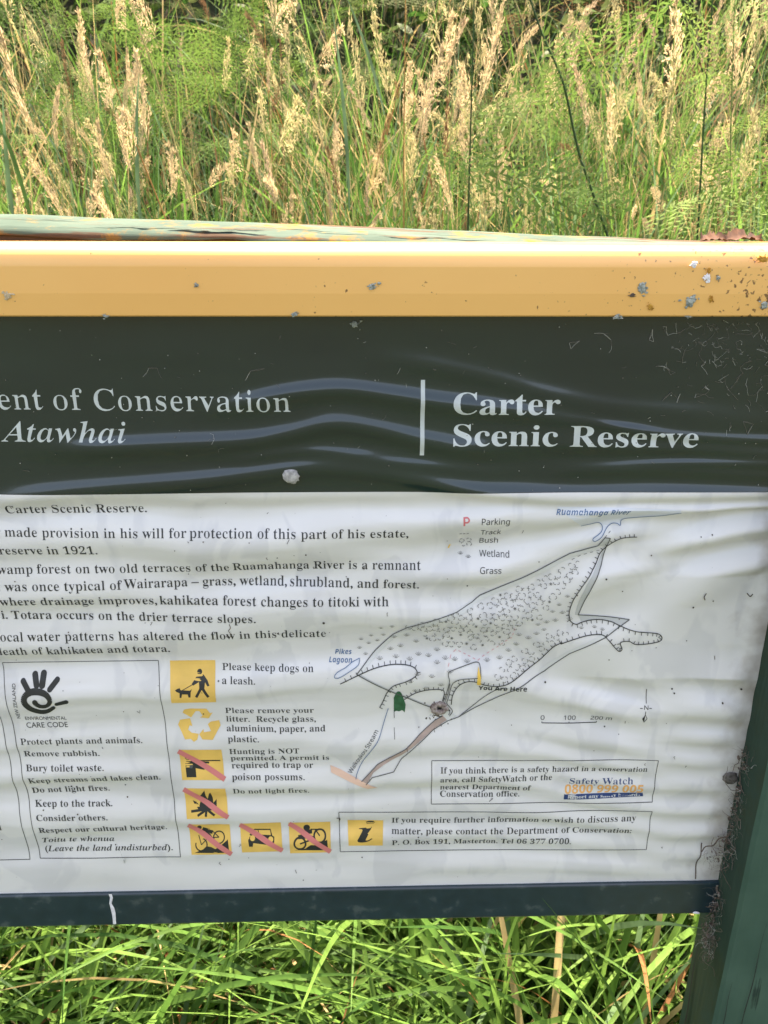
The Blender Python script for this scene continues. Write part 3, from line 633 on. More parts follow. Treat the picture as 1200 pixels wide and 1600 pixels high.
# --- safety and information boxes
d = Draw(); d.line([(674.7, 1189.5), (800, 1188.5), (950, 1186.8), (1028.3, 1187.3), (1023, 1222), (1019.2, 1253.2), (860, 1254), (673.8, 1255.4)], 1.1, 'thin_ink', True)
for r in (('If you think there is a safety hazard in a conservation', 688, 1011, 1206.6, 1205.4, 8), ('area, call SafetyWatch or the', 687.7, 862.3, 1221, 1218.5, 8.8), ('nearest Department of', 687.7, 829, 1235, 1234.4, 8.6), ('Conservation office.', 687.7, 811.6, 1245, 1245, 8)): text(d, *r, thin=.014)
d.done('safety_box', white)
d = Draw(); text(d, 'Safety Watch', 889.6, 988.9, 1224.6, 1224.6, 8.8, 'deep_blue', thin=.02); d.poly([(881, 1240), (1004.5, 1239), (1005.3, 1245), (880.5, 1248.2)], 'deep_blue')
text(d, '0800 999 005', 881.8, 1004, 1239.0, 1238.4, 12.8, 'orange', fam='sansb', thin=0, bold=.006); text(d, 'Report any safety hazards', 886, 1000, 1246.2, 1244.3, 4.6, 'wash_light', thin=0); d.done('hotline_logo', white)
d = Draw(); d.line([(529.5, 1267.5), (650, 1268.2), (800, 1268), (1018.3, 1266.2), (1009.7, 1326.9), (860, 1328.5), (531.7, 1330.8)], 1.1, 'thin_ink', True)
for r in (('If you require further information or wish to discuss any', 611.9, 993.6, 1287, 1282.8, 8.8), ('matter, please contact the Department of Conservation:', 611.9, 985.8, 1302, 1301.3, 8.6), ('P. O. Box 191, Masterton. Tel 06 377 0700.', 612.3, 891.4, 1320, 1317.3, 8.7)): text(d, *r, thin=.014)
d.done('information_box', white)
d = Draw(); d.poly([(543, 1281.8), (598.9, 1282.7), (598, 1320.4), (544.7, 1320.4)], 'picto'); C3 = lambda x, y: (520 + x / 2.3077, 1170 + y / 2.3077)
text(d, 'i', 558.5, 585.5, 1314.5, 1314, 30, 'ink', 'ital', thin=0, bold=.02); d.done('pictogram', white)

# --- map
c7 = lambda x, y: (680 + x / 2.857, 770 + y / 2.857)
c8 = lambda x, y: (500 + x / 3, 940 + y / 3)
m7 = lambda L: [c7(*p) for p in L]; m8 = lambda L: [c8(*p) for p in L]
outer = m8([(172, 332), (258, 240), (345, 156), (410, 118), (540, 75), (640, 40), (715, 0)]) + m7([(200, 460), (390, 378), (600, 270), (727, 237), (755, 197), (780, 200), (765, 245), (740, 320), (700, 400), (665, 480), (640, 548), (867, 565), (760, 637), (600, 715), (490, 800)]) + m8([(1060, 328), (900, 410), (745, 495), (650, 550)])
terr = [m8([(95, 375), (175, 338), (250, 310), (330, 295), (400, 295), (440, 305), (455, 325), (440, 345), (400, 365), (345, 385), (315, 420), (295, 470), (280, 500)]),
        m8([(395, 460), (450, 425), (510, 410), (570, 412), (583, 430), (575, 470)]),
        m8([(616, 490), (622, 440), (650, 388), (690, 365), (735, 368), (770, 383), (820, 388), (880, 375), (960, 330), (1030, 280), (1090, 215), (1130, 190)]) + m7([(560, 672), (590, 660), (670, 635), (740, 628), (770, 650), (800, 685), (818, 700), (830, 690), (822, 660), (860, 655), (895, 672), (960, 670), (1000, 662), (1012, 648), (1000, 630), (970, 622), (890, 612), (820, 590), (790, 578), (740, 570), (690, 573), (655, 582), (630, 590), (605, 575), (598, 540), (605, 500), (620, 460), (650, 410), (690, 355), (720, 310), (740, 270), (775, 235), (820, 205), (860, 197), (900, 196)])]
def inset(pts, w):
    p = np.array(pts); d_ = np.gradient(p, axis=0); d_ /= np.maximum(np.linalg.norm(d_, axis=1), 1e-6)[:, None]
    return [tuple(q) for q in p + np.stack([-d_[:, 1], d_[:, 0]], 1) * w]
def dens(pts, st=5):
    out = []
    for a, b in zip(pts[:-1], pts[1:]):
        n = max(1, int(math.dist(a, b) / st)); out += [(a[0] + (b[0] - a[0]) * t / n, a[1] + (b[1] - a[1]) * t / n) for t in range(n)]
    return out + [pts[-1]]
d = Draw()
# washes
d.poly(m7([(540, 60), (860, 60), (1090, 70), (1092, 83), (1000, 100), (840, 118), (830, 147), (790, 140), (765, 160), (740, 195), (715, 212), (703, 210), (705, 200), (740, 175), (748, 152), (730, 135), (650, 148)]), 'wash_blue')
d.poly(m8([(185, 270), (180, 295), (140, 320), (90, 347), (68, 345), (80, 325), (120, 305), (150, 285)]), 'wash_blue')
d.poly(m7([(727, 237), (755, 197), (780, 200), (765, 245)]), 'wash_grey')
d.poly(m7([(755, 260), (740, 320), (700, 400), (665, 480), (640, 548), (625, 548), (640, 480), (672, 400), (720, 325)]), 'wash_grey')
d.poly(m7([(640, 549), (867, 565), (815, 600), (820, 590), (790, 578), (740, 570), (690, 573), (655, 582)]), 'wash_grey')
d.poly(m7([(825, 592), (845, 578), (760, 637), (600, 715), (490, 800), (460, 800), (590, 705), (740, 628)]), 'wash_light')
d.poly(m8([(180, 328), (350, 418), (530, 500), (525, 506), (350, 428), (172, 334)]), 'wash_grey')
d.poly(m8([(345, 158), (540, 78), (715, 6), (715, 30), (545, 98), (350, 180), (200, 326), (178, 330)]), 'wash_light')
d.poly(m7([(0, 562), (200, 464), (390, 382), (600, 274), (727, 241), (724, 255), (605, 292), (395, 398), (205, 480), (0, 580)]), 'wash_light')
d.poly(m8([(195, 840), (270, 765), (350, 722), (400, 690), (460, 630), (540, 565), (575, 545), (600, 560), (530, 602), (450, 665), (380, 720), (300, 765), (250, 800), (215, 855)]), 'road')
d.poly(m8([(48, 770), (100, 790), (200, 838), (270, 872), (225, 875), (140, 840), (52, 800)]), 'salmon')
d.poly(m8([(573, 540), (600, 520), (640, 545), (600, 566)]), 'wash_light')
# lines
d.line(outer, 1.35, 'thin_ink'); d.line(m8([(172, 332), (350, 425), (525, 505)]), 1.5, 'thin_ink'); d.line(m8([(650, 550), (700, 510), (760, 455), (820, 410), (870, 393)]), 1.1, 'thin_ink')
d.line(m8([(195, 838), (270, 764), (350, 720), (400, 688), (460, 628), (540, 563), (575, 545)]), 1.2, 'thin_ink'); d.line(m8([(215, 853), (245, 820), (345, 795), (380, 740), (450, 672), (530, 604), (600, 566), (650, 550)]), 1.2, 'thin_ink')
tick = []
for T in terr:
    cpt = curve_pts(T, 6); d.stroke(cpt, 1.3, 'ink')
    acc = 0; p = cpt
    for a, b in zip(p[:-1], p[1:]):
        acc += math.dist(a, b)
        if acc > 6.5:
            acc = 0; q = np.array(b) - np.array(a); q /= np.linalg.norm(q); nrm = np.array([q[1], -q[0]])
            if T is terr[0] or T is terr[1]: nrm = nrm if T is terr[1] else nrm
            d.stroke([b, tuple(np.array(b) + nrm * 5.0)], 1.0, 'ink')
d.stroke(curve_pts(m8([(575, 478), (590, 440), (605, 370), (600, 330), (615, 316), (700, 292), (738, 286), (750, 300), (752, 350)]), 5), 1.2, 'thin_ink')
d.stroke(curve_pts(m8([(608, 545), (622, 522), (608, 500), (595, 480), (605, 440), (615, 390), (628, 368), (660, 354), (738, 348)]), 5), 1.2, 'thin_ink')
d.stroke(curve_pts(m8([(604, 540), (610, 522), (595, 500), (585, 480), (600, 430), (608, 375)]), 5), 1.0, 'thin_ink')
d.poly(m8([(742, 300), (752, 345), (750, 385), (733, 380), (736, 330)]), 'yellow_ink')
d.stroke(curve_pts(m8([(320, 505), (300, 570), (275, 640), (235, 700), (200, 750), (175, 800), (168, 828)]), 5), 1.0, 'blue_ink')
d.stroke(curve_pts(m7([(652, 150), (690, 143), (730, 135), (748, 152), (740, 175), (705, 200), (703, 210), (715, 212), (740, 195), (765, 160), (790, 140), (815, 140), (828, 147), (838, 120), (900, 110), (950, 105), (1000, 100), (1092, 83)]), 5), 1.0, 'blue_ink')
d.stroke(curve_pts(m8([(185, 270), (180, 295), (140, 320), (90, 347), (68, 345), (80, 325), (120, 305), (150, 285), (185, 270)]), 4), .9, 'blue_ink')
for a, b in zip(dens(m7([(610, 300), (650, 280), (735, 258)]), 5)[::2], dens(m7([(610, 300), (650, 280), (735, 258)]), 5)[1::2]): d.stroke([a, b], .8, 'thin_ink')
tr = dens(m8([(600, 300), (615, 255), (640, 235)]) + m8([(740, 280), (830, 225), (900, 170), (915, 110)]), 4)
for a, b in zip(tr[::2], tr[1::2]): d.stroke([a, b], .8, 'pink_ink')
for a, b in zip(dens(m7([(755, 195), (790, 160)]), 4)[::2], dens(m7([(755, 195), (790, 160)]), 4)[1::2]): d.stroke([a, b], .9, 'thin_ink')
# bush and wetland symbols
def bush(c, r):
    a0 = random.uniform(0, 6.28)
    for k in range(random.choice((2, 3, 3))):
        a = a0 + k * 2.1 + random.gauss(0, .2); n = 5; q = (c[0] + r * .62 * math.cos(a), c[1] + r * .55 * math.sin(a)); d.stroke([(q[0] + r * .52 * math.cos(a - 1.35 + 2.7 * t / n), q[1] + r * .46 * math.sin(a - 1.35 + 2.7 * t / n)) for t in range(n + 1)], 1.0, 'symbol_ink')
def tuft(c, r):
    for a in (-1.0, -.45, 0, .5, 1.05): d.stroke([(c[0] + .15 * r * a, c[1]), (c[0] + r * math.sin(a), c[1] - r * .9 * math.cos(a))], .6, 'symbol_ink')
def star(c, r):
    for k in range(3): a = k * 1.05 + .3; d.stroke([(c[0] - r * math.cos(a), c[1] - r * math.sin(a)), (c[0] + r * math.cos(a), c[1] + r * math.sin(a))], .8, 'thin_ink')
bushA = m7([(60, 545), (330, 440), (520, 370), (600, 315), (640, 310), (645, 345), (560, 420), (510, 470), (500, 530), (460, 560), (370, 600), (300, 680), (180, 700), (60, 690), (-60, 650), (-130, 590)])
bushB = m8([(815, 345), (870, 290), (930, 260), (1000, 200), (1060, 160), (1150, 130), (1150, 160), (1060, 215), (990, 280), (930, 340), (880, 360)])
wetA = m8([(290, 240), (345, 170), (470, 140), (500, 220), (600, 250), (720, 265), (760, 240), (900, 160), (1000, 130), (1140, 30), (1180, 100), (1100, 190), (1040, 230), (900, 280), (800, 300), (760, 260), (600, 340), (590, 380), (440, 420), (370, 370), (460, 320), (440, 290), (330, 280), (230, 300)])
wetB = m8([(150, 250), (200, 150), (280, 95), (380, 90), (330, 140), (250, 230), (200, 270)]); wetC = m7([(560, 530), (610, 390), (560, 470), (520, 520), (420, 620), (520, 640), (590, 600)]) ; wetD = m7([(610, 600), (740, 590), (780, 595), (730, 625), (640, 632)])
used = []
def scatter(poly, n, gap, fn):
    xs = [p[0] for p in poly]; ys = [p[1] for p in poly]; k = 0
    for _ in range(n * 40):
        if k >= n: break
        c = (random.uniform(min(xs), max(xs)), random.uniform(min(ys), max(ys)))
        if inside(c, poly) and all(math.dist(c, q) > gap for q in used): used.append(c); fn(c); k += 1
scatter(bushA, 112, 9.0, lambda c: star(c, 2.4) if random.random() < .16 else bush(c, random.uniform(4.2, 5.4)))
scatter(bushB, 26, 9.0, lambda c: bush(c, random.uniform(3.8, 5)))
scatter(wetA, 46, 14, lambda c: tuft(c, 5.8)); scatter(wetB, 13, 13, lambda c: tuft(c, 4.4)); scatter(wetC, 9, 12, lambda c: tuft(c, 4.6)); scatter(wetD, 4, 12, lambda c: tuft(c, 4.4))
reserve_map = d.done('reserve_map', white, 2.2e-4)
d = Draw()
d.stroke(m7([(128, 103), (128, 141)]), 2.8, 'red_ink'); d.stroke(curve_pts(m7([(128, 106), (142, 105), (149, 112), (148, 120), (140, 125), (128, 125)]), 4), 2.4, 'red_ink')
for r in (('Parking', 751.8, 795.5, 817.6, 817.6, 9.8, 'sans', 0), ('Track', 751, 783, 836.2, 836, 8.6, 'sans', .012), ('Bush', 750, 779, 851.6, 851.4, 8.6, 'sans', .012), ('Wetland', 749.3, 795.5, 871, 871, 8.8, 'sans', .006), ('Grass', 749, 782.2, 893, 893, 8.8, 'sans', 0)): text(d, r[0], r[1], r[2], r[3], r[4], r[5], fam=r[6], thin=0, bold=r[7])
for k in range(3): d.stroke([(718 + k * 5.5, 834), (721.5 + k * 5.5, 833.5)], 1.0, 'thin_ink')
for q in ((722, 847), (733, 846), (725, 853), (734, 853)): bush(q, 3.6)
tuft((720, 868.5), 5); tuft((732, 873), 5); d.done('map_legend', white)
d = Draw()
text(d, 'Ruamahanga River', 868, 982.8, 802.6, 802.2, 8.4, 'blue_ink', 'sansi', thin=.012); d.done('river_name', white, 4.5e-4); d = Draw(); text(d, 'Pikes', 523.3, 549.4, 1025.2, 1025, 7.2, 'blue_ink', 'sansi', thin=.012); text(d, 'Lagoon', 514, 550, 1036.2, 1036, 7.2, 'blue_ink', 'sansi', thin=.012)
d.done('lagoon_name', white, 4.5e-4); d = Draw(); text(d, 'You Are Here', 747.3, 822.3, 1077.3, 1077.3, 7.6, 'ink', 'sansb', thin=0); d.done('location_caption', white, 4.5e-4); d = Draw(); text(d, 'Waikoukou Stream', 549.5, 591.5, 1209, 1143.5, 7.6, 'ink', 'sans', thin=0, rot=True)
d.done('stream_name', white, 4.5e-4); d = Draw(); text(d, 'P', 691.5, 698.5, 1124.3, 1124.3, 9, 'red_ink', 'sansb', thin=0)
d.done('parking_mark', white, 4.5e-4); d = Draw(); E4 = lambda x, y: (830 + x / 5.714, 1060 + y / 5.714)
text(d, '0', *[E4(q, 0)[0] for q in (86, 121)], 1126.4, 1126.4, 6.6, 'ink', 'sans', thin=0, bold=.012); text(d, '100', E4(293, 0)[0], E4(398, 0)[0], 1126.4, 1126.4, 6.6, 'ink', 'sans', thin=0, bold=.012); text(d, '200 m', E4(531, 0)[0], E4(718, 0)[0], 1126, 1125.8, 6.6, 'ink', 'sans', thin=0, bold=.012)
d.line([E4(98, 394), E4(98, 405), E4(340, 405), E4(586, 402), E4(586, 390)], 1.2, 'ink'); d.line([E4(340, 394), E4(340, 404)], 1.2, 'ink')
d.done('scale_bar', white); d = Draw(); text(d, 'N', E4(1005, 0)[0], E4(1042, 0)[0], E4(0, 274)[1], E4(0, 274)[1], 5.6, 'ink', 'sans', thin=0, bold=.012)
d.line([E4(970, 263), E4(992, 263)], 1.0, 'ink'); d.line([E4(1052, 263), E4(1074, 263)], 1.0, 'ink'); d.line([E4(1037, 108), E4(1030, 228)], 1.0, 'ink'); d.line([E4(1019, 288), E4(1013, 320)], 1.0, 'ink')
d.poly([E4(1013, 316), E4(1004, 390), E4(986, 352)], 'ink'); d.line([E4(1013, 316), E4(1030, 350), E4(1004, 390)], 1.0, 'ink'); d.done('north_arrow', white)

# --- screws, mud nest, flakes, stains and lichen
def on_sheet(u, v, lift=0.0):
    X, Z = S(u, v); return Vector((X, -float(H(np.array([X]), np.array([Z]))[0]) - lift, Z))
def dome(name, parent, p, r, h, m, slot=True, jag=0.0):
    bm = bmesh.new(); n = 24; rings = []
    for t, zz_ in ((1, 0), (.97, .35), (.85, .72), (.55, .95)):
        rings.append([bm.verts.new((p[0] + r * t * math.cos(6.2832 * k / n) * (1 + jag * noise2(k * .9, t * 4, 50)), p[1] - h * zz_ * (1 + jag * noise2(k * 1.3, t * 9, 51)), p[2] + r * t * math.sin(6.2832 * k / n) * (1 + jag * noise2(k * .9, t * 4, 50)))) for k in range(n)])
    for a, b in zip(rings[:-1], rings[1:]):
        for k in range(n): bm.faces.new((a[k], a[(k + 1) % n], b[(k + 1) % n], b[k]))
    c = bm.verts.new((p[0], p[1] - h, p[2]))
    for k in range(n): bm.faces.new((rings[-1][k], rings[-1][(k + 1) % n], c))
    bmesh.ops.recalc_face_normals(bm, faces=bm.faces[:])
    o = bm_obj(name, bm, m, parent, True)
    return o
def screw(u, v, r=.0078, dark=False):
    p = on_sheet(u, v, .0006); dome('screw', sign, p, r, .0026, M['screw'] if not dark else M['screw_dark'], jag=.16)
screw(455.5, 742.5); screw(1141, 1215, .0085, True)
# mud nest: a lumpy ring round a dark entrance
def nest(u, v):
    p = on_sheet(u, v, .0002); bm = bmesh.new(); n, q = 28, 10; rings = []
    for i in range(n):
        a = 6.2832 * i / n; rr = .0062 * (1 + .16 * noise2(i * .8, 1, 60)); ring = []
        for j in range(q):
            b = 6.2832 * j / q; rad = .0034 * (1 + .35 * noise2(i * .9, j * .9, 61))
            ring.append(bm.verts.new((p.x + math.cos(a) * (rr + rad * math.cos(b)), p.y - .0015 - rad * math.sin(b) * .9, p.z + math.sin(a) * (rr * .8 + rad * math.cos(b)))))
        rings.append(ring)
    for i in range(n):
        for j in range(q): bm.faces.new((rings[i][j], rings[(i + 1) % n][j], rings[(i + 1) % n][(j + 1) % q], rings[i][(j + 1) % q]))
    bmesh.ops.recalc_face_normals(bm, faces=bm.faces[:]); o = bm_obj('mud_nest', bm, M['mud'], white, True)
    bm = bmesh.new(); bm.faces.new([bm.verts.new((p.x + .001 + .0030 * math.cos(6.2832 * k / 14), p.y - .0022, p.z - .0006 + .0024 * math.sin(6.2832 * k / 14))) for k in range(14)]); bm_obj('nest_entrance', bm, M['hole'], white)
    d = Draw()
    for k in range(60):
        rr = random.gauss(0, 17); a = random.uniform(0, 6.28); c = (u - 2 + rr * math.cos(a), v + 8 + abs(rr) * .7 * math.sin(a) + 6)
        d.disc(c, random.uniform(.4, 1.5), random.choice(('twig', 'speck')), 7)
    d.done('nest_spatter', white, 3e-4)
nest(687, 1108)
d = Draw(); d.poly([(616.5, 1087), (618, 1082.5), (620.2, 1079.5), (622.5, 1078.3), (625, 1079), (627.3, 1082), (629.2, 1087), (631, 1093), (632.3, 1097), (634, 1102), (633, 1112), (632.5, 1116), (630, 1113), (628, 1112), (624, 1114), (619, 1113), (616, 1115), (615.5, 1110), (615.3, 1090)], 'flake'); d.stroke([(615.8, 1112), (616.2, 1124)], .9, 'ink'); d.stroke([(616, 1138), (616.6, 1154)], .7, 'ink'); d.done('green_paint_flake', white, 5e-4)
d = Draw()
for k in range(170):
    u, v = random.uniform(-20, 1130), random.uniform(785, 1380)
    if u > 1115 - (v - 1385) * .17: continue
    r_ = abs(random.gauss(0, .55)) + .25
    if random.random() < .86: d.disc((u, v), min(r_, 1.6), random.choice(('speck', 'thin_ink', 'twig')), 6)
    else: d.stroke([(u, v), (u + random.gauss(0, 2), v + random.gauss(2, 2)), (u + random.gauss(0, 2.5), v + random.gauss(4, 2))], .8, 'speck')
for c, r_ in (((730, 915), 1.3), ((852, 1066), 1.5), ((945, 901), 1.6), ((1054, 1084), 1.4), ((506, 971), 2.0), ((1083, 949), 1.6), ((1128, 1097), 1.5), ((1159, 1078), 1.8)): d.disc(c, r_, 'speck', 8)
d.stroke(curve_pts([(1102, 925), (1099, 931), (1101, 937)]), 1.5, 'twig'); d.stroke(curve_pts([(1169, 929), (1174, 934), (1178, 930)]), 1.5, 'speck'); d.stroke(curve_pts([(359, 972), (361, 978), (358, 983), (362, 989)]), 1.0, 'twig'); d.stroke([(701, 859), (704, 853)], 1.8, 'yellow_ink')
d.stroke(curve_pts([(1097, 1318), (1094, 1335), (1089, 1345), (1087, 1362), (1086, 1372)]), 1.7, 'twig'); d.stroke(curve_pts([(526, 1277), (531, 1278), (530, 1283)]), 1.2, 'speck')
tag(d.done('dirt_specks', white, 4e-4), kind='stuff')
d = Draw()      # fine scratches and fibres on the header
webp = [(random.gauss(1150, 62), 504 + abs(random.gauss(0, 75))) for _ in range(190)] + [(random.uniform(640, 1050), random.uniform(510, 640)) for _ in range(26)] + [(random.uniform(80, 420), random.uniform(505, 600)) for _ in range(16)]
for p in webp:
    for q in sorted(webp, key=lambda q: math.dist(p, q))[1:3]:
        if math.dist(p, q) < 22 and random.random() < .7 and max(p[0], q[0]) < 1255: d.stroke([p, ((p[0] + q[0]) / 2 + random.gauss(0, 1.2), (p[1] + q[1]) / 2 + random.gauss(0, 1.2)), q], random.uniform(.2, .45), random.choice(('fibre_dark', 'fibre_dark', 'fibre')))
for k in range(150):
    if random.random() < .80: u, v = random.gauss(1140, 65), 502 + abs(random.gauss(0, 85))
    else: u, v = random.uniform(-20, 1210), random.uniform(503, 755)
    if u > 1255: continue
    L_ = abs(random.gauss(0, 7)) + 2; a = random.uniform(0, 6.28); c = random.gauss(0, .5)
    pts = [(u + L_ * t * math.cos(a + c * t), v + L_ * t * math.sin(a + c * t)) for t in (0, .35, .7, 1)]
    if min(p[1] for p in pts) < 500 or max(p[1] for p in pts) > 766: continue
    d.stroke(pts, random.uniform(.2, .45), random.choice(('fibre_dark', 'fibre_dark', 'fibre')))
for k in range(110):
    u, v = (random.uniform(-10, 1210), random.uniform(503, 764)); d.disc((u, v), random.uniform(.3, .9), random.choice(('fibre', 'fibre_dark')), 6)
tag(d.done('scratches', header, 2.5e-4), kind='stuff')

def blob(name, parent, u, v, r, m, y=RAILY, ry=None, n=30, seed=0, h=.0016):
    """crusty irregular patch on the yellow rail"""
    bm = bmesh.new(); ry = ry or r; rg = random.Random(seed)
    pieces = [(u, v, r * .8, ry * .8)] + [(u + rg.gauss(0, r * .7), v + rg.gauss(0, ry * .7), r * rg.uniform(.12, .45), ry * rg.uniform(.12, .45)) for _ in range(9)]
    for q, (pu, pv, pr, py) in enumerate(pieces):
        X, Z = S(pu, pv, y); rings = []; m_ = n if q == 0 else 10; o = seed * 7.3 + q * 3.7
        jag = [1 + .38 * noise2(k * 12.0 / m_ + o, o, 70) + .26 * noise2(k * 34.0 / m_ + o, o, 73) for k in range(m_)]
        for t, hh in ((1, 0), (.8, .8), (.45, 1.0)):
            rings.append([bm.verts.new((X + PX * pr * t * math.cos(6.2832 * k / m_) * jag[k], y - .0001 - h * hh * (1 + .6 * noise2(k * 1.1, t * 7 + o, 71)) * (1 if q == 0 else .6), Z + PX * py * t * math.sin(6.2832 * k / m_) * jag[k])) for k in range(m_)])
        for a, b in zip(rings[:-1], rings[1:]):
            for k in range(m_): bm.faces.new((a[k], a[(k + 1) % m_], b[(k + 1) % m_], b[k]))
        bm.faces.new(rings[-1])
    bmesh.ops.recalc_face_normals(bm, faces=bm.faces[:])
    return bm_obj(name, bm, m, parent)
for k, (u, v, r, ry) in enumerate(((582, 447, 8, 5), (1004, 449, 8, 10), (1080, 471, 9, 11), (307, 446, 4, 3), (460, 491, 6, 4), (165, 494, 6, 3), (964, 495, 8, 4), (1194, 477, 7, 6), (1122, 434, 4, 4), (1076, 495, 6, 2))):
    blob('lichen_patch', top_rail, u, v, r * .8, M['lichen'], ry=ry * .8, seed=k, h=.0009)
for k, (u, v, r, ry) in enumerate(((1084, 413, 5, 4), (1104, 433, 6, 6), (13, 462, 6, 5))): blob('bird_dropping', top_rail, u, v, r, M['dropping'] if k < 2 else M['stain'], ry=ry, seed=20 + k, h=.0008)
for k, (u, v, r, ry) in enumerate(((1190, 404, 9, 5), (1016, 480, 4, 4), (1108, 423, 3, 4), (1111, 468, 2.5, 5), (988, 461, 4, 3))): blob('dirt_crust', top_rail, u, v, r, M['lichen_orange'] if k != 4 else M['twig'], ry=ry, seed=40 + k, h=.0008)
blob('lichen_patch', header, 555, 507, 5, M['lichen'], y=-.0012, ry=5, seed=88)
# white streak down the bottom rail
def streak():
    bm = bmesh.new(); pts = [(172, 1397, 5), (174, 1403, 4.5), (172.5, 1412, 3.5), (175.5, 1419, 6), (177.5, 1427, 6), (178.5, 1436, 5), (179, 1444, 5)]; prev = None
    for u, v, w in pts:
        a, b = S(u - w / 2, v, -.0056), S(u + w / 2, v, -.0056); c = S(u, v, -.0062)
        cur = [bm.verts.new((a[0], -.0054, a[1])), bm.verts.new((c[0], -.0063, c[1])), bm.verts.new((b[0], -.0054, b[1]))]
        if prev:
            bm.faces.new((prev[0], prev[1], cur[1], cur[0])); bm.faces.new((prev[1], prev[2], cur[2], cur[1]))
        prev = cur
    bm_obj('bird_dropping', bm, M['dropping'], bottom_rail)
streak()

# ================================================================== loose things on the sign
def tube(bm, pts, r0, r1, sides=4, mi=0):
    prev = None; n = len(pts); P = [Vector(p) for p in pts]
    for i, p in enumerate(P):
        t = (P[min(i + 1, n - 1)] - P[max(i - 1, 0)]).normalized(); a = t.orthogonal().normalized(); b = t.cross(a); r = r0 + (r1 - r0) * i / max(1, n - 1)
        ring = [bm.verts.new(p + (a * math.cos(6.2832 * k / sides) + b * math.sin(6.2832 * k / sides)) * r) for k in range(sides)]
        if prev:
            for k in range(sides):
                f = bm.faces.new((prev[k], prev[(k + 1) % sides], ring[(k + 1) % sides], ring[k])); f.material_index = mi
        prev = ring
def wander(p, d, n, step, curl):
    p = Vector(p); d = Vector(d).normalized(); out = [p.copy()]
    for _ in range(n):
        d = (d + Vector((random.gauss(0, curl), random.gauss(0, curl), random.gauss(0, curl)))).normalized(); p = p + d * step; out.append(p.copy())
    return out
def cobweb(label, spots, n, spread, seed, twigs=()):
    random.seed(seed); bm = bmesh.new()
    for _ in range(n):
        (u, v) = random.choice(spots); X, Z = S(u, v)
        X += random.gauss(0, spread); Z += random.gauss(0, spread * 1.2)
        lim = PXL - .001; X = min(X, lim); y = -random.uniform(.006, .030) if X > lim - .02 else -random.uniform(.006, .012)
        big = random.random() < .10
        pts = wander((X, y, Z), (random.gauss(0, 1), random.gauss(0, .25), random.gauss(0, 1.3)), random.randint(4, 9), .0022 if not big else .0048, .38)
        for q in pts: q.x = min(q.x, lim); q.y = min(q.y, -.0045); q.y = max(q.y, -.05)
        r = random.uniform(.0001, .0002) if not big else random.uniform(.0003, .0006)
        tube(bm, pts, r, r * .6, 3, random.choice((0, 1, 1, 2, 2)) if not big else random.choice((1, 2, 2)))
    for _ in range(int(n * .55)):   # caught crumbs of dead grass and soil
        (u, v) = random.choice(spots); X, Z = S(u, v); X = min(X + random.gauss(0, spread * .8), PXL - .001); Z += random.gauss(0, spread)
        c = Vector((X, -random.uniform(.005, .014), Z)); s_ = random.uniform(.0005, .0019) * random.uniform(.6, 1.1); r = bmesh.ops.create_icosphere(bm, subdivisions=1, radius=s_, matrix=Matrix.Translation(c) @ Matrix.Rotation(random.uniform(0, 3), 4, 'X') @ Matrix.Diagonal((1, .6, random.uniform(.6, 2.2), 1)))
        i = random.choice((2, 2, 2, 1))
        for v_ in r['verts']:
            for f in v_.link_faces: f.material_index = i
    for pts, r in twigs: tube(bm, [Vector((S(u, v)[0], -.0065 - .002 * math.sin(k), S(u, v)[1])) for k, (u, v) in enumerate(curve_pts(pts, 4))], r, r * .6, 5, 2)
    o = bm_obj('cobweb', bm, [M['fibre'], M['fibre_dark'], M['twig']]); tag(o, label, 'cobweb'); return o
cobweb('tangled grey cobweb full of debris between the white sheet and the right post', [(1158, 1170), (1155, 1190), (1150, 1225), (1145, 1255), (1140, 1280), (1132, 1305), (1120, 1320), (1108, 1330), (1150, 1240), (1137, 1310)], 230, .0045, 3, [([(1153, 1255), (1146, 1282), (1133, 1298), (1118, 1308), (1104, 1316), (1092, 1323)], .0011), ([(1160, 1205), (1165, 1225), (1168, 1250)], .0005), ([(1147, 1280), (1158, 1262), (1160, 1240)], .0007)])
cobweb('dusty cobweb hanging from the right end of the bottom rail beside the post', [(1118, 1385), (1115, 1405), (1108, 1425), (1104, 1438), (1100, 1452), (1096, 1440), (1098, 1465)], 200, .0042, 4, [([(1100, 1425), (1112, 1412), (1128, 1405)], .0006)])
def husk():
    X, Z = S(1088, 1427, -.007); bm = bmesh.new()
    bmesh.ops.create_uvsphere(bm, u_segments=12, v_segments=8, radius=.0046, matrix=Matrix.Translation((X, -.0068, Z)) @ Matrix.Rotation(.1, 4, 'Y') @ Matrix.Diagonal((1, .32, .34, 1)))
    for v in bm.verts: v.co.z += .0008 * math.cos((v.co.x - X) * 300)
    tag(bm_obj('seed_husk', bm, M['dropping'], smooth=True), 'small white seed husk stuck to the right end of the bottom rail', 'seed husk')
husk()
def dry_leaf(name, label, u0, u1, y, hgt, seed, rows=18):
    bm = bmesh.new(); xs = np.linspace(S(u0, 380, y)[0], S(u1, 380, y)[0], rows); prev = None
    zb = zt + .0007
    for i, x in enumerate(xs):
        t = i / (rows - 1); w = .011 * math.sin(math.pi * min(1, t * .92 + .04)) ** .7 * (1 + .25 * noise2(i * 1.3, seed, 80)); z = zb + hgt * math.sin(math.pi * t) * (.8 + .4 * noise2(i * .6, seed, 81))
        cur = [bm.verts.new((x, y + s_ * w, z + abs(s_) * .006 * (1 + .5 * noise2(i * .9, s_ + seed, 82)) * (1 if s_ > 0 else .3))) for s_ in (-1, -.5, 0, .5, 1)]
        if prev:
            for k in range(4): bm.faces.new((prev[k], prev[k + 1], cur[k + 1], cur[k]))
        prev = cur
    tag(bm_obj(name, bm, M['leaf_brown'], smooth=True), label, 'leaf')
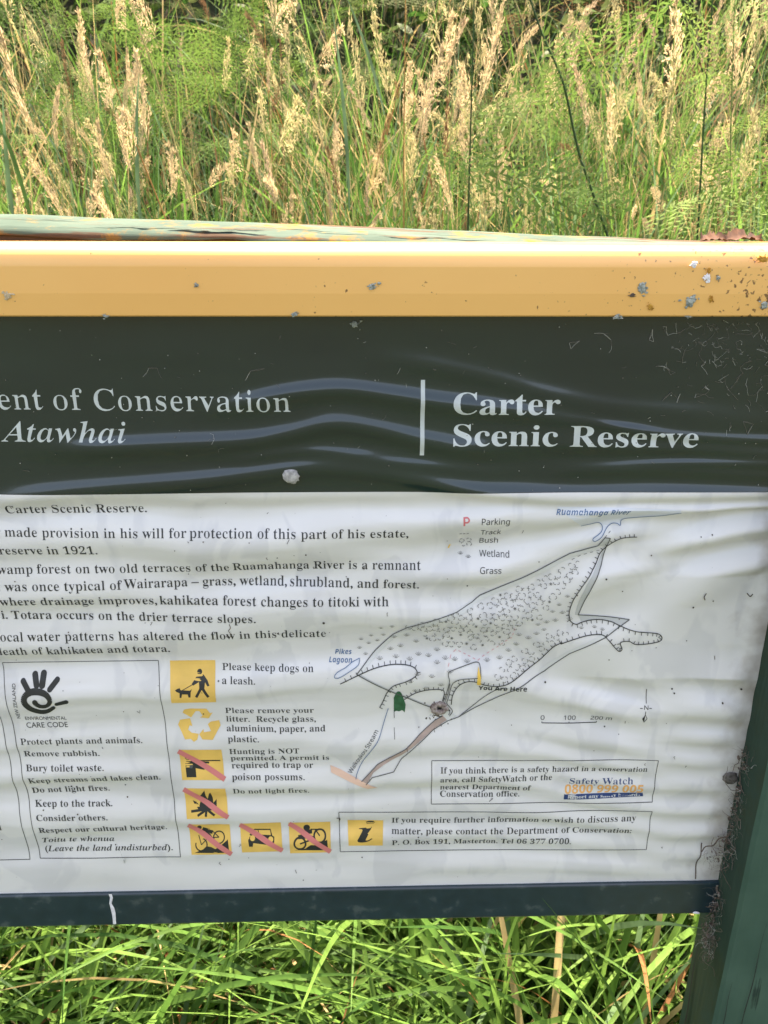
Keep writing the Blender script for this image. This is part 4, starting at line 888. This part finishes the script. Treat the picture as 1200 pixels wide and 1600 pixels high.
dry_leaf('dry_leaf', 'crumpled reddish brown dry leaf lying on top of the yellow rail near its right end', 1094, 1134, .020, .0022, 3)
dry_leaf('dry_leaf', 'long curled orange brown dry leaf lying at the right end of the yellow rail', 1132, 1190, .022, .0028, 9)

# ================================================================== GROUND
def ground_z(x, y):
    y = np.asarray(y, float); x = np.asarray(x, float)
    return (np.clip(-3.5 - y, 0, 11) * .34 + np.clip(y - .55, 0, 2.6) * .42 + np.clip(y - 3.15, 0, 1.9) * 1.15) * (1 + .08 * noise2(x * .8, y * .8, 90)) + .03 * noise2(x * 2.1, y * 2.1, 91) + np.clip(y - 5.05, 0, 40) * .05  # rise behind the camera: unseen hill added to block low sky light
def ground():
    ax = np.concatenate([[-400, -150, -60, -25, -12], np.linspace(-6, 6, 61), [12, 25, 60, 150, 400]])
    ay = np.concatenate([[-400, -150, -60, -25, -18.5, -15, -12, -9, -6, -4.5, -3.5], np.linspace(-3, 7, 61), [12, 25, 60, 150, 400]])
    X, Y = np.meshgrid(ax, ay); Z = ground_z(X, Y); nx, ny = len(ax), len(ay); idx = np.arange(nx * ny).reshape(ny, nx)
    F = np.stack([idx[:-1, :-1].ravel(), idx[:-1, 1:].ravel(), idx[1:, 1:].ravel(), idx[1:, :-1].ravel()], 1)
    m = mat('soil_and_thatch', (.026, .026, .016), .95, base2=(.035, .050, .020), scale=9, detail=10, bump=.6)
    tag(link('ground', np_mesh('ground', np.stack([X.ravel(), Y.ravel(), Z.ravel()], 1), F, smooth=True), m), kind='structure')
ground()

# ================================================================== VEGETATION
def leaf_mat(name, c, t=.42, rough=.6, var=.32, scale=14): return mat(name, c, rough, .25, trans=t, var=var, scale=scale)
M['g1'] = leaf_mat('blade_green', (.075, .175, .036)); M['g2'] = leaf_mat('blade_bright', (.125, .25, .055)); M['g3'] = leaf_mat('blade_deep', (.035, .10, .022)); M['g4'] = leaf_mat('blade_blue_green', (.11, .20, .10))
M['straw'] = leaf_mat('straw', (.46, .36, .18), .3, .7); M['rust'] = leaf_mat('russet_blade', (.24, .12, .05), .3, .7)
M['tan'] = leaf_mat('seed_tan', (.56, .46, .29), .5, .8, scale=60); M['pink_tan'] = leaf_mat('seed_pinkish', (.47, .37, .255), .5, .8, scale=60); M['gold'] = leaf_mat('seed_gold', (.46, .42, .23), .5, .7, scale=60); M['brown_seed'] = leaf_mat('seed_brown', (.22, .135, .075), .3, .8, scale=60)
M['stem'] = leaf_mat('stem_green', (.15, .22, .06), .2); M['stem_y'] = leaf_mat('stem_straw', (.44, .38, .15), .2); M['stem_d'] = leaf_mat('stem_dark', (.035, .08, .022), .15); M['stem_o'] = leaf_mat('stem_orange', (.40, .22, .07), .2)
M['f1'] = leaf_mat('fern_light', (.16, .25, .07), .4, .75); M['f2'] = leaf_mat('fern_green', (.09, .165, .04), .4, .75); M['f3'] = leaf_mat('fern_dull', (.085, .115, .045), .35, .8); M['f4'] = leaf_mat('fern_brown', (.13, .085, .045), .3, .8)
for k_ in ('f1', 'f2', 'f3', 'f4', 'tan', 'pink_tan', 'gold', 'brown_seed'): M[k_].node_tree.nodes['Principled BSDF'].inputs['Specular IOR Level'].default_value = .12

def blades(roots, L_, W, az, lean, curl, segs=7, twist=None, fold=.18, taper=.55):
    """folded ribbon leaves; returns vertices (n*(segs+1)*3, 3) and quads"""
    n = len(roots); t = np.linspace(0, 1, segs + 1)
    th = lean[:, None] + curl[:, None] * t[None] ** 1.3
    ds = L_[:, None] / segs; r = np.cumsum(np.sin(th) * ds, 1) - np.sin(th[:, :1]) * ds; z = np.cumsum(np.cos(th) * ds, 1) - np.cos(th[:, :1]) * ds
    ca, sa = np.cos(az)[:, None], np.sin(az)[:, None]
    P = np.stack([roots[:, :1] + r * ca, roots[:, 1:2] + r * sa, roots[:, 2:3] + z], 2)
    tw = (np.zeros(n) if twist is None else twist)[:, None] * (.3 + t[None])
    side = np.stack([-sa * np.cos(tw) + ca * np.cos(th) * np.sin(tw), ca * np.cos(tw) + sa * np.cos(th) * np.sin(tw), -np.sin(th) * np.sin(tw)], 2)
    nrm = np.stack([-np.cos(th) * ca, -np.cos(th) * sa, np.sin(th)], 2)
    w = W[:, None] * np.minimum(1, (1 - t[None]) / taper + .02) ** .8 * (.75 + .25 * np.minimum(1, t[None] * 4)) / 2
    V = np.stack([P - side * w[:, :, None] + nrm * (fold * w)[:, :, None], P, P + side * w[:, :, None] + nrm * (fold * w)[:, :, None]], 2)   # n, segs+1, 3, 3
    base = (np.arange(n) * (segs + 1) * 3)[:, None, None]; s_ = np.arange(segs)[None, :, None] * 3; k = np.arange(2)[None, None, :]
    a = base + s_ + k; F = np.stack([a, a + 1, a + 4, a + 3], 3).reshape(-1, 4)
    return V.reshape(-1, 3), F, np.repeat(np.arange(n), segs * 2)
def blade_stuff(name, parts, mats, label=None):
    Vs, Fs, Is, off = [], [], [], 0
    for V, F, owner, mi in parts:
        Vs.append(V); Fs.append(F + off); Is.append(mi[owner]); off += len(V)
    o = link(name, np_mesh(name, np.concatenate(Vs), np.concatenate(Fs), np.concatenate(Is), True), [M[m] for m in mats]); tag(o, kind='stuff'); return o
def field(n, x0, x1, y0, y1, L0, L1, W0, W1, lean, curl, probs, segs=7, zoff=0.0, clump=0.0, azf=None):
    x = RNG.uniform(x0, x1, n); y = RNG.uniform(y0, y1, n)
    if clump:
        cxs = RNG.uniform(x0, x1, max(3, n // 28)); cys = RNG.uniform(y0, y1, max(3, n // 28)); k = RNG.integers(0, len(cxs), n)
        x = cxs[k] + RNG.normal(0, clump, n); y = np.clip(cys[k] + RNG.normal(0, clump, n), y0 - .05, None)
    z = ground_z(x, y) + zoff * RNG.uniform(0, 1, n)
    L_ = RNG.uniform(L0, L1, n); W = RNG.uniform(W0, W1, n); az = RNG.uniform(0, 2 * np.pi, n) if azf is None else RNG.normal(azf[0], azf[1], n)
    if clump: az = RNG.uniform(0, 2 * np.pi, len(cxs))[k] + RNG.normal(0, .7, n)
    V, F, ow = blades(np.stack([x, y, z], 1), L_, W, az, np.abs(RNG.normal(lean[0], lean[1], n)), np.abs(RNG.normal(curl[0], curl[1], n)), segs, RNG.normal(0, .7, n))
    return V, F, ow, RNG.choice(len(probs), n, p=np.array(probs) / sum(probs))
GM = ['g1', 'g2', 'g3', 'g4', 'straw', 'rust']
# lush grass under and just behind the sign
blade_stuff('grass', [
    field(2600, -1.0, 1.0, .02, 1.0, .35, .7, .006, .012, (.35, .25), (.9, .5), (.36, .34, .14, .08, .06, .02), 8, clump=.07),
    field(1800, -1.0, 1.0, .02, .9, .45, .8, .007, .0135, (.75, .3), (.8, .5), (.34, .42, .10, .06, .06, .02), 8, .18, clump=.09),
    field(1200, -1.0, 1.0, .0, 1.1, .15, .4, .003, .006, (.6, .4), (.7, .6), (.22, .2, .2, .05, .22, .11), 6, .12),
    field(900, -1.1, 1.1, .05, 1.0, .12, .3, .003, .007, (1.0, .4), (.6, .5), (.05, .03, .1, .0, .55, .27), 5, .05)], GM)
# grass round the viewer's side of the sign, mown short
blade_stuff('lawn_grass', [field(6000, -2.2, 2.2, -2.6, -.1, .05, .13, .003, .006, (.5, .3), (.6, .4), (.4, .25, .2, .05, .08, .02), 4)], GM)
# tall rank grass leaves on the bank behind
blade_stuff('tall_grass', [
    field(1500, -1.7, 1.7, .75, 2.0, .55, 1.1, .006, .013, (.16, .12), (.6, .5), (.38, .32, .09, .18, .02, .01), 9, .25, clump=.10),
    field(1500, -2.3, 2.3, 1.6, 3.2, .55, 1.1, .006, .013, (.18, .14), (.6, .5), (.30, .24, .08, .12, .22, .04), 8, .2, clump=.13),
    field(1000, -1.6, 1.6, .8, 2.2, .8, 1.4, .0018, .0036, (.10, .13), (.25, .3), (.24, .22, .04, .16, .32, .02), 8, .1),
    field(1500, -2.6, 2.6, 2.6, 4.2, .35, .9, .004, .010, (.25, .2), (.6, .5), (.22, .26, .06, .14, .28, .04), 7, .2, clump=.14),
    field(1300, -2.2, 2.2, 1.2, 3.4, .5, 1.2, .0016, .003, (.25, .22), (.5, .5), (.1, .14, .0, .1, .6, .06), 7, .2)], GM)

# ---- ferns
def frond_mesh(seed, n_p=13, L_=.46, comb=8):
    rg = np.random.default_rng(seed); V = []; F = []
    def quad(p, d, s_, l, w):
        i = len(V); V.extend([p, p + d * l * .45 + s_ * w, p + d * l, p + d * l * .45 - s_ * w]); F.append((i, i + 1, i + 2, i + 3))
    up = np.array([0, 0, 1.0])
    for k in range(n_p):
        t = (k + .6) / n_p; c = np.array([L_ * t, .03 * math.sin(2.4 * t), .10 * t - .16 * t * t])
        nt = (k + 1.6) / n_p; c2 = np.array([L_ * nt, .03 * math.sin(2.4 * nt), .10 * nt - .16 * nt * nt]); q = c2 - c
        quad(c - q * .1, q / np.linalg.norm(q), np.array([0, 1.0, 0]), np.linalg.norm(q) * 1.1, .0011)
        pl = .19 * (1 - t) ** .75 * min(1, .55 + t * 1.8) * (L_ / .55)
        for sg in (-1, 1):
            d = np.array([.45 + .2 * t, sg * .9, -.10 + rg.normal(0, .10)]); d /= np.linalg.norm(d); p0 = c + rg.normal(0, .002, 3)
            m = max(3, int(comb * pl / .14)); quad(p0, d, np.cross(d, up) / np.linalg.norm(np.cross(d, up)), pl, .0009)
            perp = np.cross(up, d); perp /= np.linalg.norm(perp)
            for j in range(m):
                tj = (j + .5) / m; b = p0 + d * pl * tj + np.array([0, 0, -.25 * (pl * tj) ** 2]); ll = (.030 * (1 - tj) ** .6 + .005) * min(1, pl / .12 + .25)
                for s2 in (-1, 1):
                    dd = perp * s2 * .9 + d * .45 + np.array([0, 0, rg.normal(0, .10)]); dd /= np.linalg.norm(dd)
                    quad(b, dd, d, ll * rg.uniform(.85, 1.1), .0034 * min(1.2, ll / .018))
    return np.array(V), np.array(F)
FR = [frond_mesh(s_) for s_ in (1, 2, 3)]
def frond_matrix(loc, yaw, pitch, roll, sc): return np.array((Matrix.Rotation(yaw, 3, 'Z') @ Matrix.Rotation(-pitch, 3, 'Y') @ Matrix.Rotation(roll, 3, 'X')) * sc)
# bracken and shrub mass at the back of the bank
def thicket():
    Vs, Fs, Is, off = [], [], [], 0
    for k in range(240):
        x = RNG.uniform(-2.6, 2.6); y = RNG.uniform(2.5, 4.4); z = float(ground_z(np.array([x]), np.array([y]))[0]) + RNG.uniform(.05, .75)
        V, F = FR[k % 3]; m = frond_matrix(None, RNG.uniform(0, 6.28), RNG.normal(.35, .4), RNG.normal(0, .5), RNG.uniform(.7, 1.35))
        Vs.append(V @ m.T + np.array([x, y, z])); Fs.append(F + off); off += len(V); Is.append(np.full(len(F), RNG.choice(4, p=(.06, .34, .42, .18))))
    tag(link('bracken', np_mesh('bracken', np.concatenate(Vs), np.concatenate(Fs), np.concatenate(Is)), [M['f1'], M['f2'], M['f3'], M['f4']]), kind='stuff')
    # scrubby leaves closing the view at the back
    n = 14000; x = RNG.uniform(-3.6, 3.6, n); y = RNG.uniform(3.1, 5.3, n); z = ground_z(x, y) + RNG.uniform(0, 1, n) ** .8 * (.45 + .2 * noise2(x * 1.3, y, 95)); L_ = RNG.uniform(.04, .12, n)
    V, F, ow = blades(np.stack([x, y, z], 1), L_, L_ * .45, RNG.uniform(0, 6.28, n), RNG.uniform(.3, 1.8, n), RNG.uniform(0, .8, n), 3, RNG.normal(0, .8, n))
    blade_stuff('scrub', [(V, F, ow, RNG.choice(3, n, p=(.3, .5, .2)))], ['f2', 'f3', 'g3'])
thicket()
fm = []
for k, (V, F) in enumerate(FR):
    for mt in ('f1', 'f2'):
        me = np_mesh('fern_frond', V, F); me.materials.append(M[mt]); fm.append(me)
def fern(x, y, z, yaw, pitch, roll, sc, k, label, group='fern fronds among the tall grass'):
    o = bpy.data.objects.new('fern_frond', fm[k % 6]); COL.objects.link(o)
    o.matrix_world = Matrix.Translation((x, y, z)) @ (Matrix.Rotation(yaw, 4, 'Z') @ Matrix.Rotation(-pitch, 4, 'Y') @ Matrix.Rotation(roll, 4, 'X')) @ Matrix.Scale(sc, 4)
    tag(o, label, 'fern', group)
FL = 'feathery yellow-green fern frond growing through the tall grass on the right behind the sign'
for k in range(24):
    u = random.uniform(760, 1290); v = random.choice((random.uniform(180, 370), random.uniform(-10, 340))); y = random.uniform(.9, 2.3) if v < 300 else random.uniform(.55, 1.3)
    X, Z = S(u, v, y); fern(X, y, Z - .03, random.choice((0, math.pi)) + random.gauss(0, .9), random.gauss(.15, .3), random.gauss(.95, .3) * random.choice((1, -1)), random.uniform(.5, .85), k if k % 3 else k * 2, FL)
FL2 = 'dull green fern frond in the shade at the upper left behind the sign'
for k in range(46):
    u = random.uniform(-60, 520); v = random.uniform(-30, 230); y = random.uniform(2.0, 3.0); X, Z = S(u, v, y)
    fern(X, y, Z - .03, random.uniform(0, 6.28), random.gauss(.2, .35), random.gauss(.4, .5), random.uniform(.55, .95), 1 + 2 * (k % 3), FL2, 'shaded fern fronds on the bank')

# ---- seeding grass stalks: stem, seed head, leaf
def stem_curve(h, bend, n=12):
    return [np.array([bend * (i / n) ** 2.2, .02 * math.sin(3 * i / n), h * (i / n) - .25 * abs(bend) * (i / n) ** 3]) for i in range(n + 1)]
def head_mesh(kind, top, d, rg):
    V, F = [], []
    up = np.array([0, 0, 1.0])
    def spik(p, dr, l, w):
        dr = dr / np.linalg.norm(dr); s_ = np.cross(dr, up + rg.normal(0, .5, 3)); s_ /= max(1e-6, np.linalg.norm(s_)); n_ = np.cross(dr, s_); i = len(V)
        V.extend([p, p + dr * l * .4 + s_ * w, p + dr * l, p + dr * l * .4 - s_ * w, p + dr * l * .4 + n_ * w * .8]); F.append((i, i + 1, i + 4, i)); F.append((i, i + 4, i + 3, i)); F.append((i + 1, i + 2, i + 4, i + 1)); F.append((i + 4, i + 2, i + 3, i + 4))
    d = d / np.linalg.norm(d); a = np.cross(d, [0.3, .9, .1]); a /= np.linalg.norm(a); b = np.cross(d, a)
    def branch(p0, p1, w=.0004):
        i = len(V); x = np.array([w, 0, 0]); V.extend([p0 - x, p1 - x, p1 + x, p0 + x]); F.append((i, i + 1, i + 2, i + 3))
    tip = {'spike': .085, 'lobed': .10, 'open': .11, 'nodding': .15}[kind]
    for k in range(6): branch(top + d * tip * (k / 6 - .05), top + d * tip * ((k + 1) / 6 - .05) + (np.array([.02, 0, -.02]) * ((k + 1) / 6) ** 2 if kind in ('spike', 'lobed') else 0), .0006)
    if kind in ('spike', 'lobed'):
        n = 190
        for k in range(n):
            t = k / n; r = .0078 * math.sin(math.pi * min(1, t * .9 + .12)) ** .8
            if kind == 'lobed': r = .0135 * (abs(math.sin(t * 15)) ** 1.5 * .8 + .22) * (1 - t * .6)
            ph = rg.uniform(0, 6.28); o = a * math.cos(ph) + b * math.sin(ph); droop = np.array([.02 * t * t, 0, -.02 * t * t])
            spik(top + d * tip * t + o * r * rg.uniform(.15, 1) + droop, d * .9 + o * rg.uniform(.2, .7), rg.uniform(.006, .0095), rg.uniform(.0009, .0016))
    else:
        for k in range(11):
            t = k / 11; c = top + d * tip * t
            for q in range(3 if kind == 'open' else 2):
                ph = rg.normal(0, .8) if kind == 'nodding' else rg.uniform(0, 6.28); o = a * math.cos(ph) + b * math.sin(ph)
                bl = ((.040 if kind == 'open' else .075) * (1 - t) + .012) * rg.uniform(.7, 1.15); m = 5; prev = c
                for j in range(1, m + 1):
                    s_ = j / m; p = c + (o * (.40 if kind == 'open' else .6) + d * (.9 if kind == 'open' else .72)) * bl * s_ + np.array([0, 0, -bl * (.2 if kind == 'open' else .55) * s_ * s_]); dr = p - prev; branch(prev, p, .0003); prev = p
                    for _ in range(2 if j > 3 else 1): spik(p + rg.normal(0, .001, 3), dr / np.linalg.norm(dr) + rg.normal(0, .4, 3) + np.array([0, 0, -.15 if kind == 'open' else -.4]), rg.uniform(.008, .012) * (1 if kind == 'open' else 1.35), rg.uniform(.0012, .0019))
    return np.array(V), np.array(F)
def poly_mesh(name, V, F):
    me = bpy.data.meshes.new(name); me.from_pydata([tuple(v) for v in V], [], [tuple(dict.fromkeys(f)) for f in F.tolist()]); me.update(); return me
def proto(kind, smat, hmat, h, bend, seed, thick=.0013, lean_head=.3):
    rg = np.random.default_rng(seed); c = stem_curve(h, bend); bm = bmesh.new(); tube(bm, c, thick * 1.15, thick * .6, 5)
    sm = bpy.data.meshes.new('stem'); bm.to_mesh(sm); bm.free(); sm.materials.append(M[smat])
    d = c[-1] - c[-2]; hm = poly_mesh('seed_head', *head_mesh(kind, c[-1] - d * .2, d / np.linalg.norm(d) + np.array([lean_head * .5, 0, -.1 * lean_head]), rg)); hm.materials.append(M[hmat])
    n = 3; V, F, ow = blades(np.array([c[3], c[5], c[7]]), rg.uniform(.14, .3, n), rg.uniform(.004, .008, n), rg.uniform(0, 6.28, n), rg.uniform(.15, .5, n), rg.uniform(.3, 1.0, n), 7)
    lm = np_mesh('leaf', V, F, smooth=True); lm.materials.append(M[random.choice(('g1', 'g2', 'g4'))])
    return (('stem', sm), ('seed_head', hm), ('leaf', lm)), c
PROTO = []
KINDS = [('spike', 'stem_y', 'tan', 'slender pale tan seed spike on a straw coloured grass stalk behind the sign'), ('lobed', 'stem', 'pink_tan', 'pinkish tan lobed seed head on a green grass stalk behind the sign'),
         ('open', 'stem_y', 'gold', 'golden open seed panicle on a thin grass stalk behind the sign'), ('nodding', 'stem', 'gold', 'yellow-green nodding seed panicle on a green grass stalk behind the sign'), ('lobed', 'stem_o', 'brown_seed', 'brown weathered seed head on an orange grass stalk behind the sign'), ('open', 'stem', 'tan', 'pale loose tan seed panicle on a green grass stalk behind the sign')]
for k, (kd, sm_, hm_, lab) in enumerate(KINDS):
    PROTO.append([(proto(kd, sm_, hm_, .9, b_, 10 * k + j, lean_head=lh), lab) for j, (b_, lh) in enumerate(((.05, .2), (.16, .6), (.30, 1.1)))])
def stalk(x, y, ztip, k, j, yaw, scx, label=None, tilt=(0, 0), group='seeding grass stalks behind the sign'):
    (parts, c), lab = PROTO[k][j]; zg = float(ground_z(np.array([x]), np.array([y]))[0]) - .02
    h = max(.3, ztip - zg); o = empty('grass_stalk', (x, y, zg))
    o.rotation_euler = (tilt[0], tilt[1], yaw); o.scale = (scx, scx, h / (c[-1][2] + .08)); tag(o, label or lab, 'grass stalk', group)
    for nm, me in parts:
        if nm == 'leaf' and random.random() < .25: continue
        q = bpy.data.objects.new(nm, me); COL.objects.link(q); q.parent = o
    return o
for k in range(298):
    u = random.uniform(-70, 1270); v = random.uniform(-90, 330); near = random.random() < .55; y = random.uniform(1.05, 1.6) if near else random.uniform(1.5, 2.7)
    w = (.26, .14, .16, .10, .10, .24) if u < 520 else (.16, .10, .22, .22, .08, .22)
    X, Z = S(u, v, y); kk = random.choices(range(6), w)[0]
    stalk(X, y, Z, kk, random.choices((0, 1, 2), (.45, .35, .2))[0], random.uniform(0, 6.28), random.uniform(.45, .72), tilt=(random.gauss(0, .15), random.gauss(0, .22)))
# single tall bare stalks that cross the whole picture
def tall(name_label, pts, y, r, m):
    """bare culm along photo points at distance y, rooted in the ground"""
    P = [np.array([S(u, v, y)[0], y, S(u, v, y)[1]]) for u, v in pts]; d = P[0] - P[1]; d /= np.linalg.norm(d); zg = float(ground_z(np.array([P[0][0]]), np.array([y]))[0])
    if d[2] < -.3: P = [P[0] + d * max(0, (P[0][2] - zg + .02) / -d[2])] + P
    Q = curve_pts([tuple(p) for p in P], 6); base = Vector(Q[0]); bm = bmesh.new(); tube(bm, [Vector(q) - base for q in Q], r, r * .55, 6)
    bmesh.ops.recalc_face_normals(bm, faces=bm.faces[:]); o = bm_obj('grass_stalk', bm, M[m], smooth=True); o.location = base; tag(o, name_label, 'grass stalk')
tall('thick dark green stem leaning left across the grass right of the tall orange stalk', [(948, 365), (905, 240), (880, 130), (848, 55), (815, -40)], 1.05, .0030, 'stem_d')
tall('straight dark green upright stem rising to the top beside the fern fronds', [(731, 362), (734, 250), (737, 140), (742, -30)], 1.0, .0022, 'stem_d')
tall('upright orange stalk with a russet tip in the centre of the tall grass', [(631, 360), (631, 250), (632, 120), (634, -30)], 1.0, .0016, 'stem_o')
tall('pale yellow-green culm slanting up to the left across the bright grass blades', [(308, 350), (275, 230), (240, 110), (195, -20)], .95, .0021, 'stem_y')
tall('orange tan stalk slanting up to the left with a dry tip', [(260, 345), (222, 250), (190, 160), (160, 80)], .95, .0019, 'stem_o')
tall('thin straw stem slanting through the grass near the left edge', [(190, 340), (160, 240), (125, 130), (100, 80)], 1.1, .0012, 'stem_y')
tall('slim green stem at the far right beside the dark upright one', [(1140, 350), (1142, 200), (1146, 60), (1150, -40)], 1.2, .0018, 'stem')
tall('dark upright green stem near the right edge of the grass', [(1092, 330), (1098, 220), (1105, 110), (1112, 20), (1113, -40)], 1.1, .0022, 'stem_d')
tall('pale arching stem at the upper right that bends to a hanging tip', [(1075, 110), (1085, 60), (1100, 15), (1122, -30)], 1.2, .0013, 'stem_y')
tall('light green upright stem left of the dark one in the middle right', [(700, 360), (703, 240), (708, 120), (716, 5)], 1.15, .0016, 'stem_y')
tall('mid green stem rising beside the grass seed heads at centre right', [(775, 358), (776, 240), (777, 120), (778, -30)], 1.2, .0018, 'stem')
tall('tall slender green stem standing left of the centre grass', [(452, 350), (446, 230), (436, 110), (425, -30)], 1.1, .0014, 'stem')
tall('faint green stem leaning right at the upper left', [(115, 180), (108, 110), (100, 40), (95, -30)], 1.3, .0014, 'stem')
# broad single blades that stand out
def broad(label, u, v, y, L_, w, az, lean, curl, m, tw=.2):
    X, Z = S(u, v, y); V, F, ow = blades(np.array([[0, 0, 0.0]]), np.array([L_]), np.array([w]), np.array([az]), np.array([lean]), np.array([curl]), 14, np.array([tw]), .25, .8)
    o = link('grass_shoot', np_mesh('grass_shoot', V, F, smooth=True), M[m]); o.location = (X, y, Z); tag(o, label, 'grass blade')
broad('broad blue-green upright blade among the pale seed heads left of centre', 545, 330, .95, .34, .013, math.pi, .02, .12, 'g4', .9)
broad('broad green blade curving up at the far left of the tall grass', 48, 345, .9, .30, .011, math.pi, .10, .35, 'g1', .8)
broad('pale green blade beside the curved one at the left edge', 22, 345, .9, .22, .011, 0, .02, .1, 'g4', 1.0)
broad('wide grey-green blade standing beside the slanting culm', 220, 345, 1.0, .26, .012, 0, .02, .15, 'g4', .9)
broad('broad blade leaning right in the upper middle of the grass', 600, 180, 1.1, .22, .013, math.pi, .25, .2, 'g4', .9)
# prominent blades in the grass below the sign
for lab, u, v, y, L_, w, az, le, cu, m in (('long bright green blade arching to the right below the board', 770, 1640, .42, .62, .0105, .15, .35, 1.0, 'g2'), ('broad dark green blade slanting up to the right beside the post', 1035, 1680, .25, .42, .011, .2, .12, .12, 'g3'), ('upright green blade below the centre of the bottom rail', 705, 1650, .3, .45, .009, 2.6, .12, .1, 'g1'),
    ('wide pale green blade running left below the bottom rail', 900, 1560, .45, .55, .0115, 3.0, .9, .6, 'g2'), ('upright olive blade below the left part of the bottom rail', 470, 1650, .3, .40, .008, .1, .03, .1, 'g1'), ('arching light green blade at the lower left corner', 60, 1620, .4, .5, .012, .1, .6, .9, 'g2'), ('bright blade leaning left in the grass at the lower left', 300, 1640, .35, .45, .010, 3.0, .4, .6, 'g2')):
    broad(lab, u, v, y, L_, w, az, le, cu, m, .5)
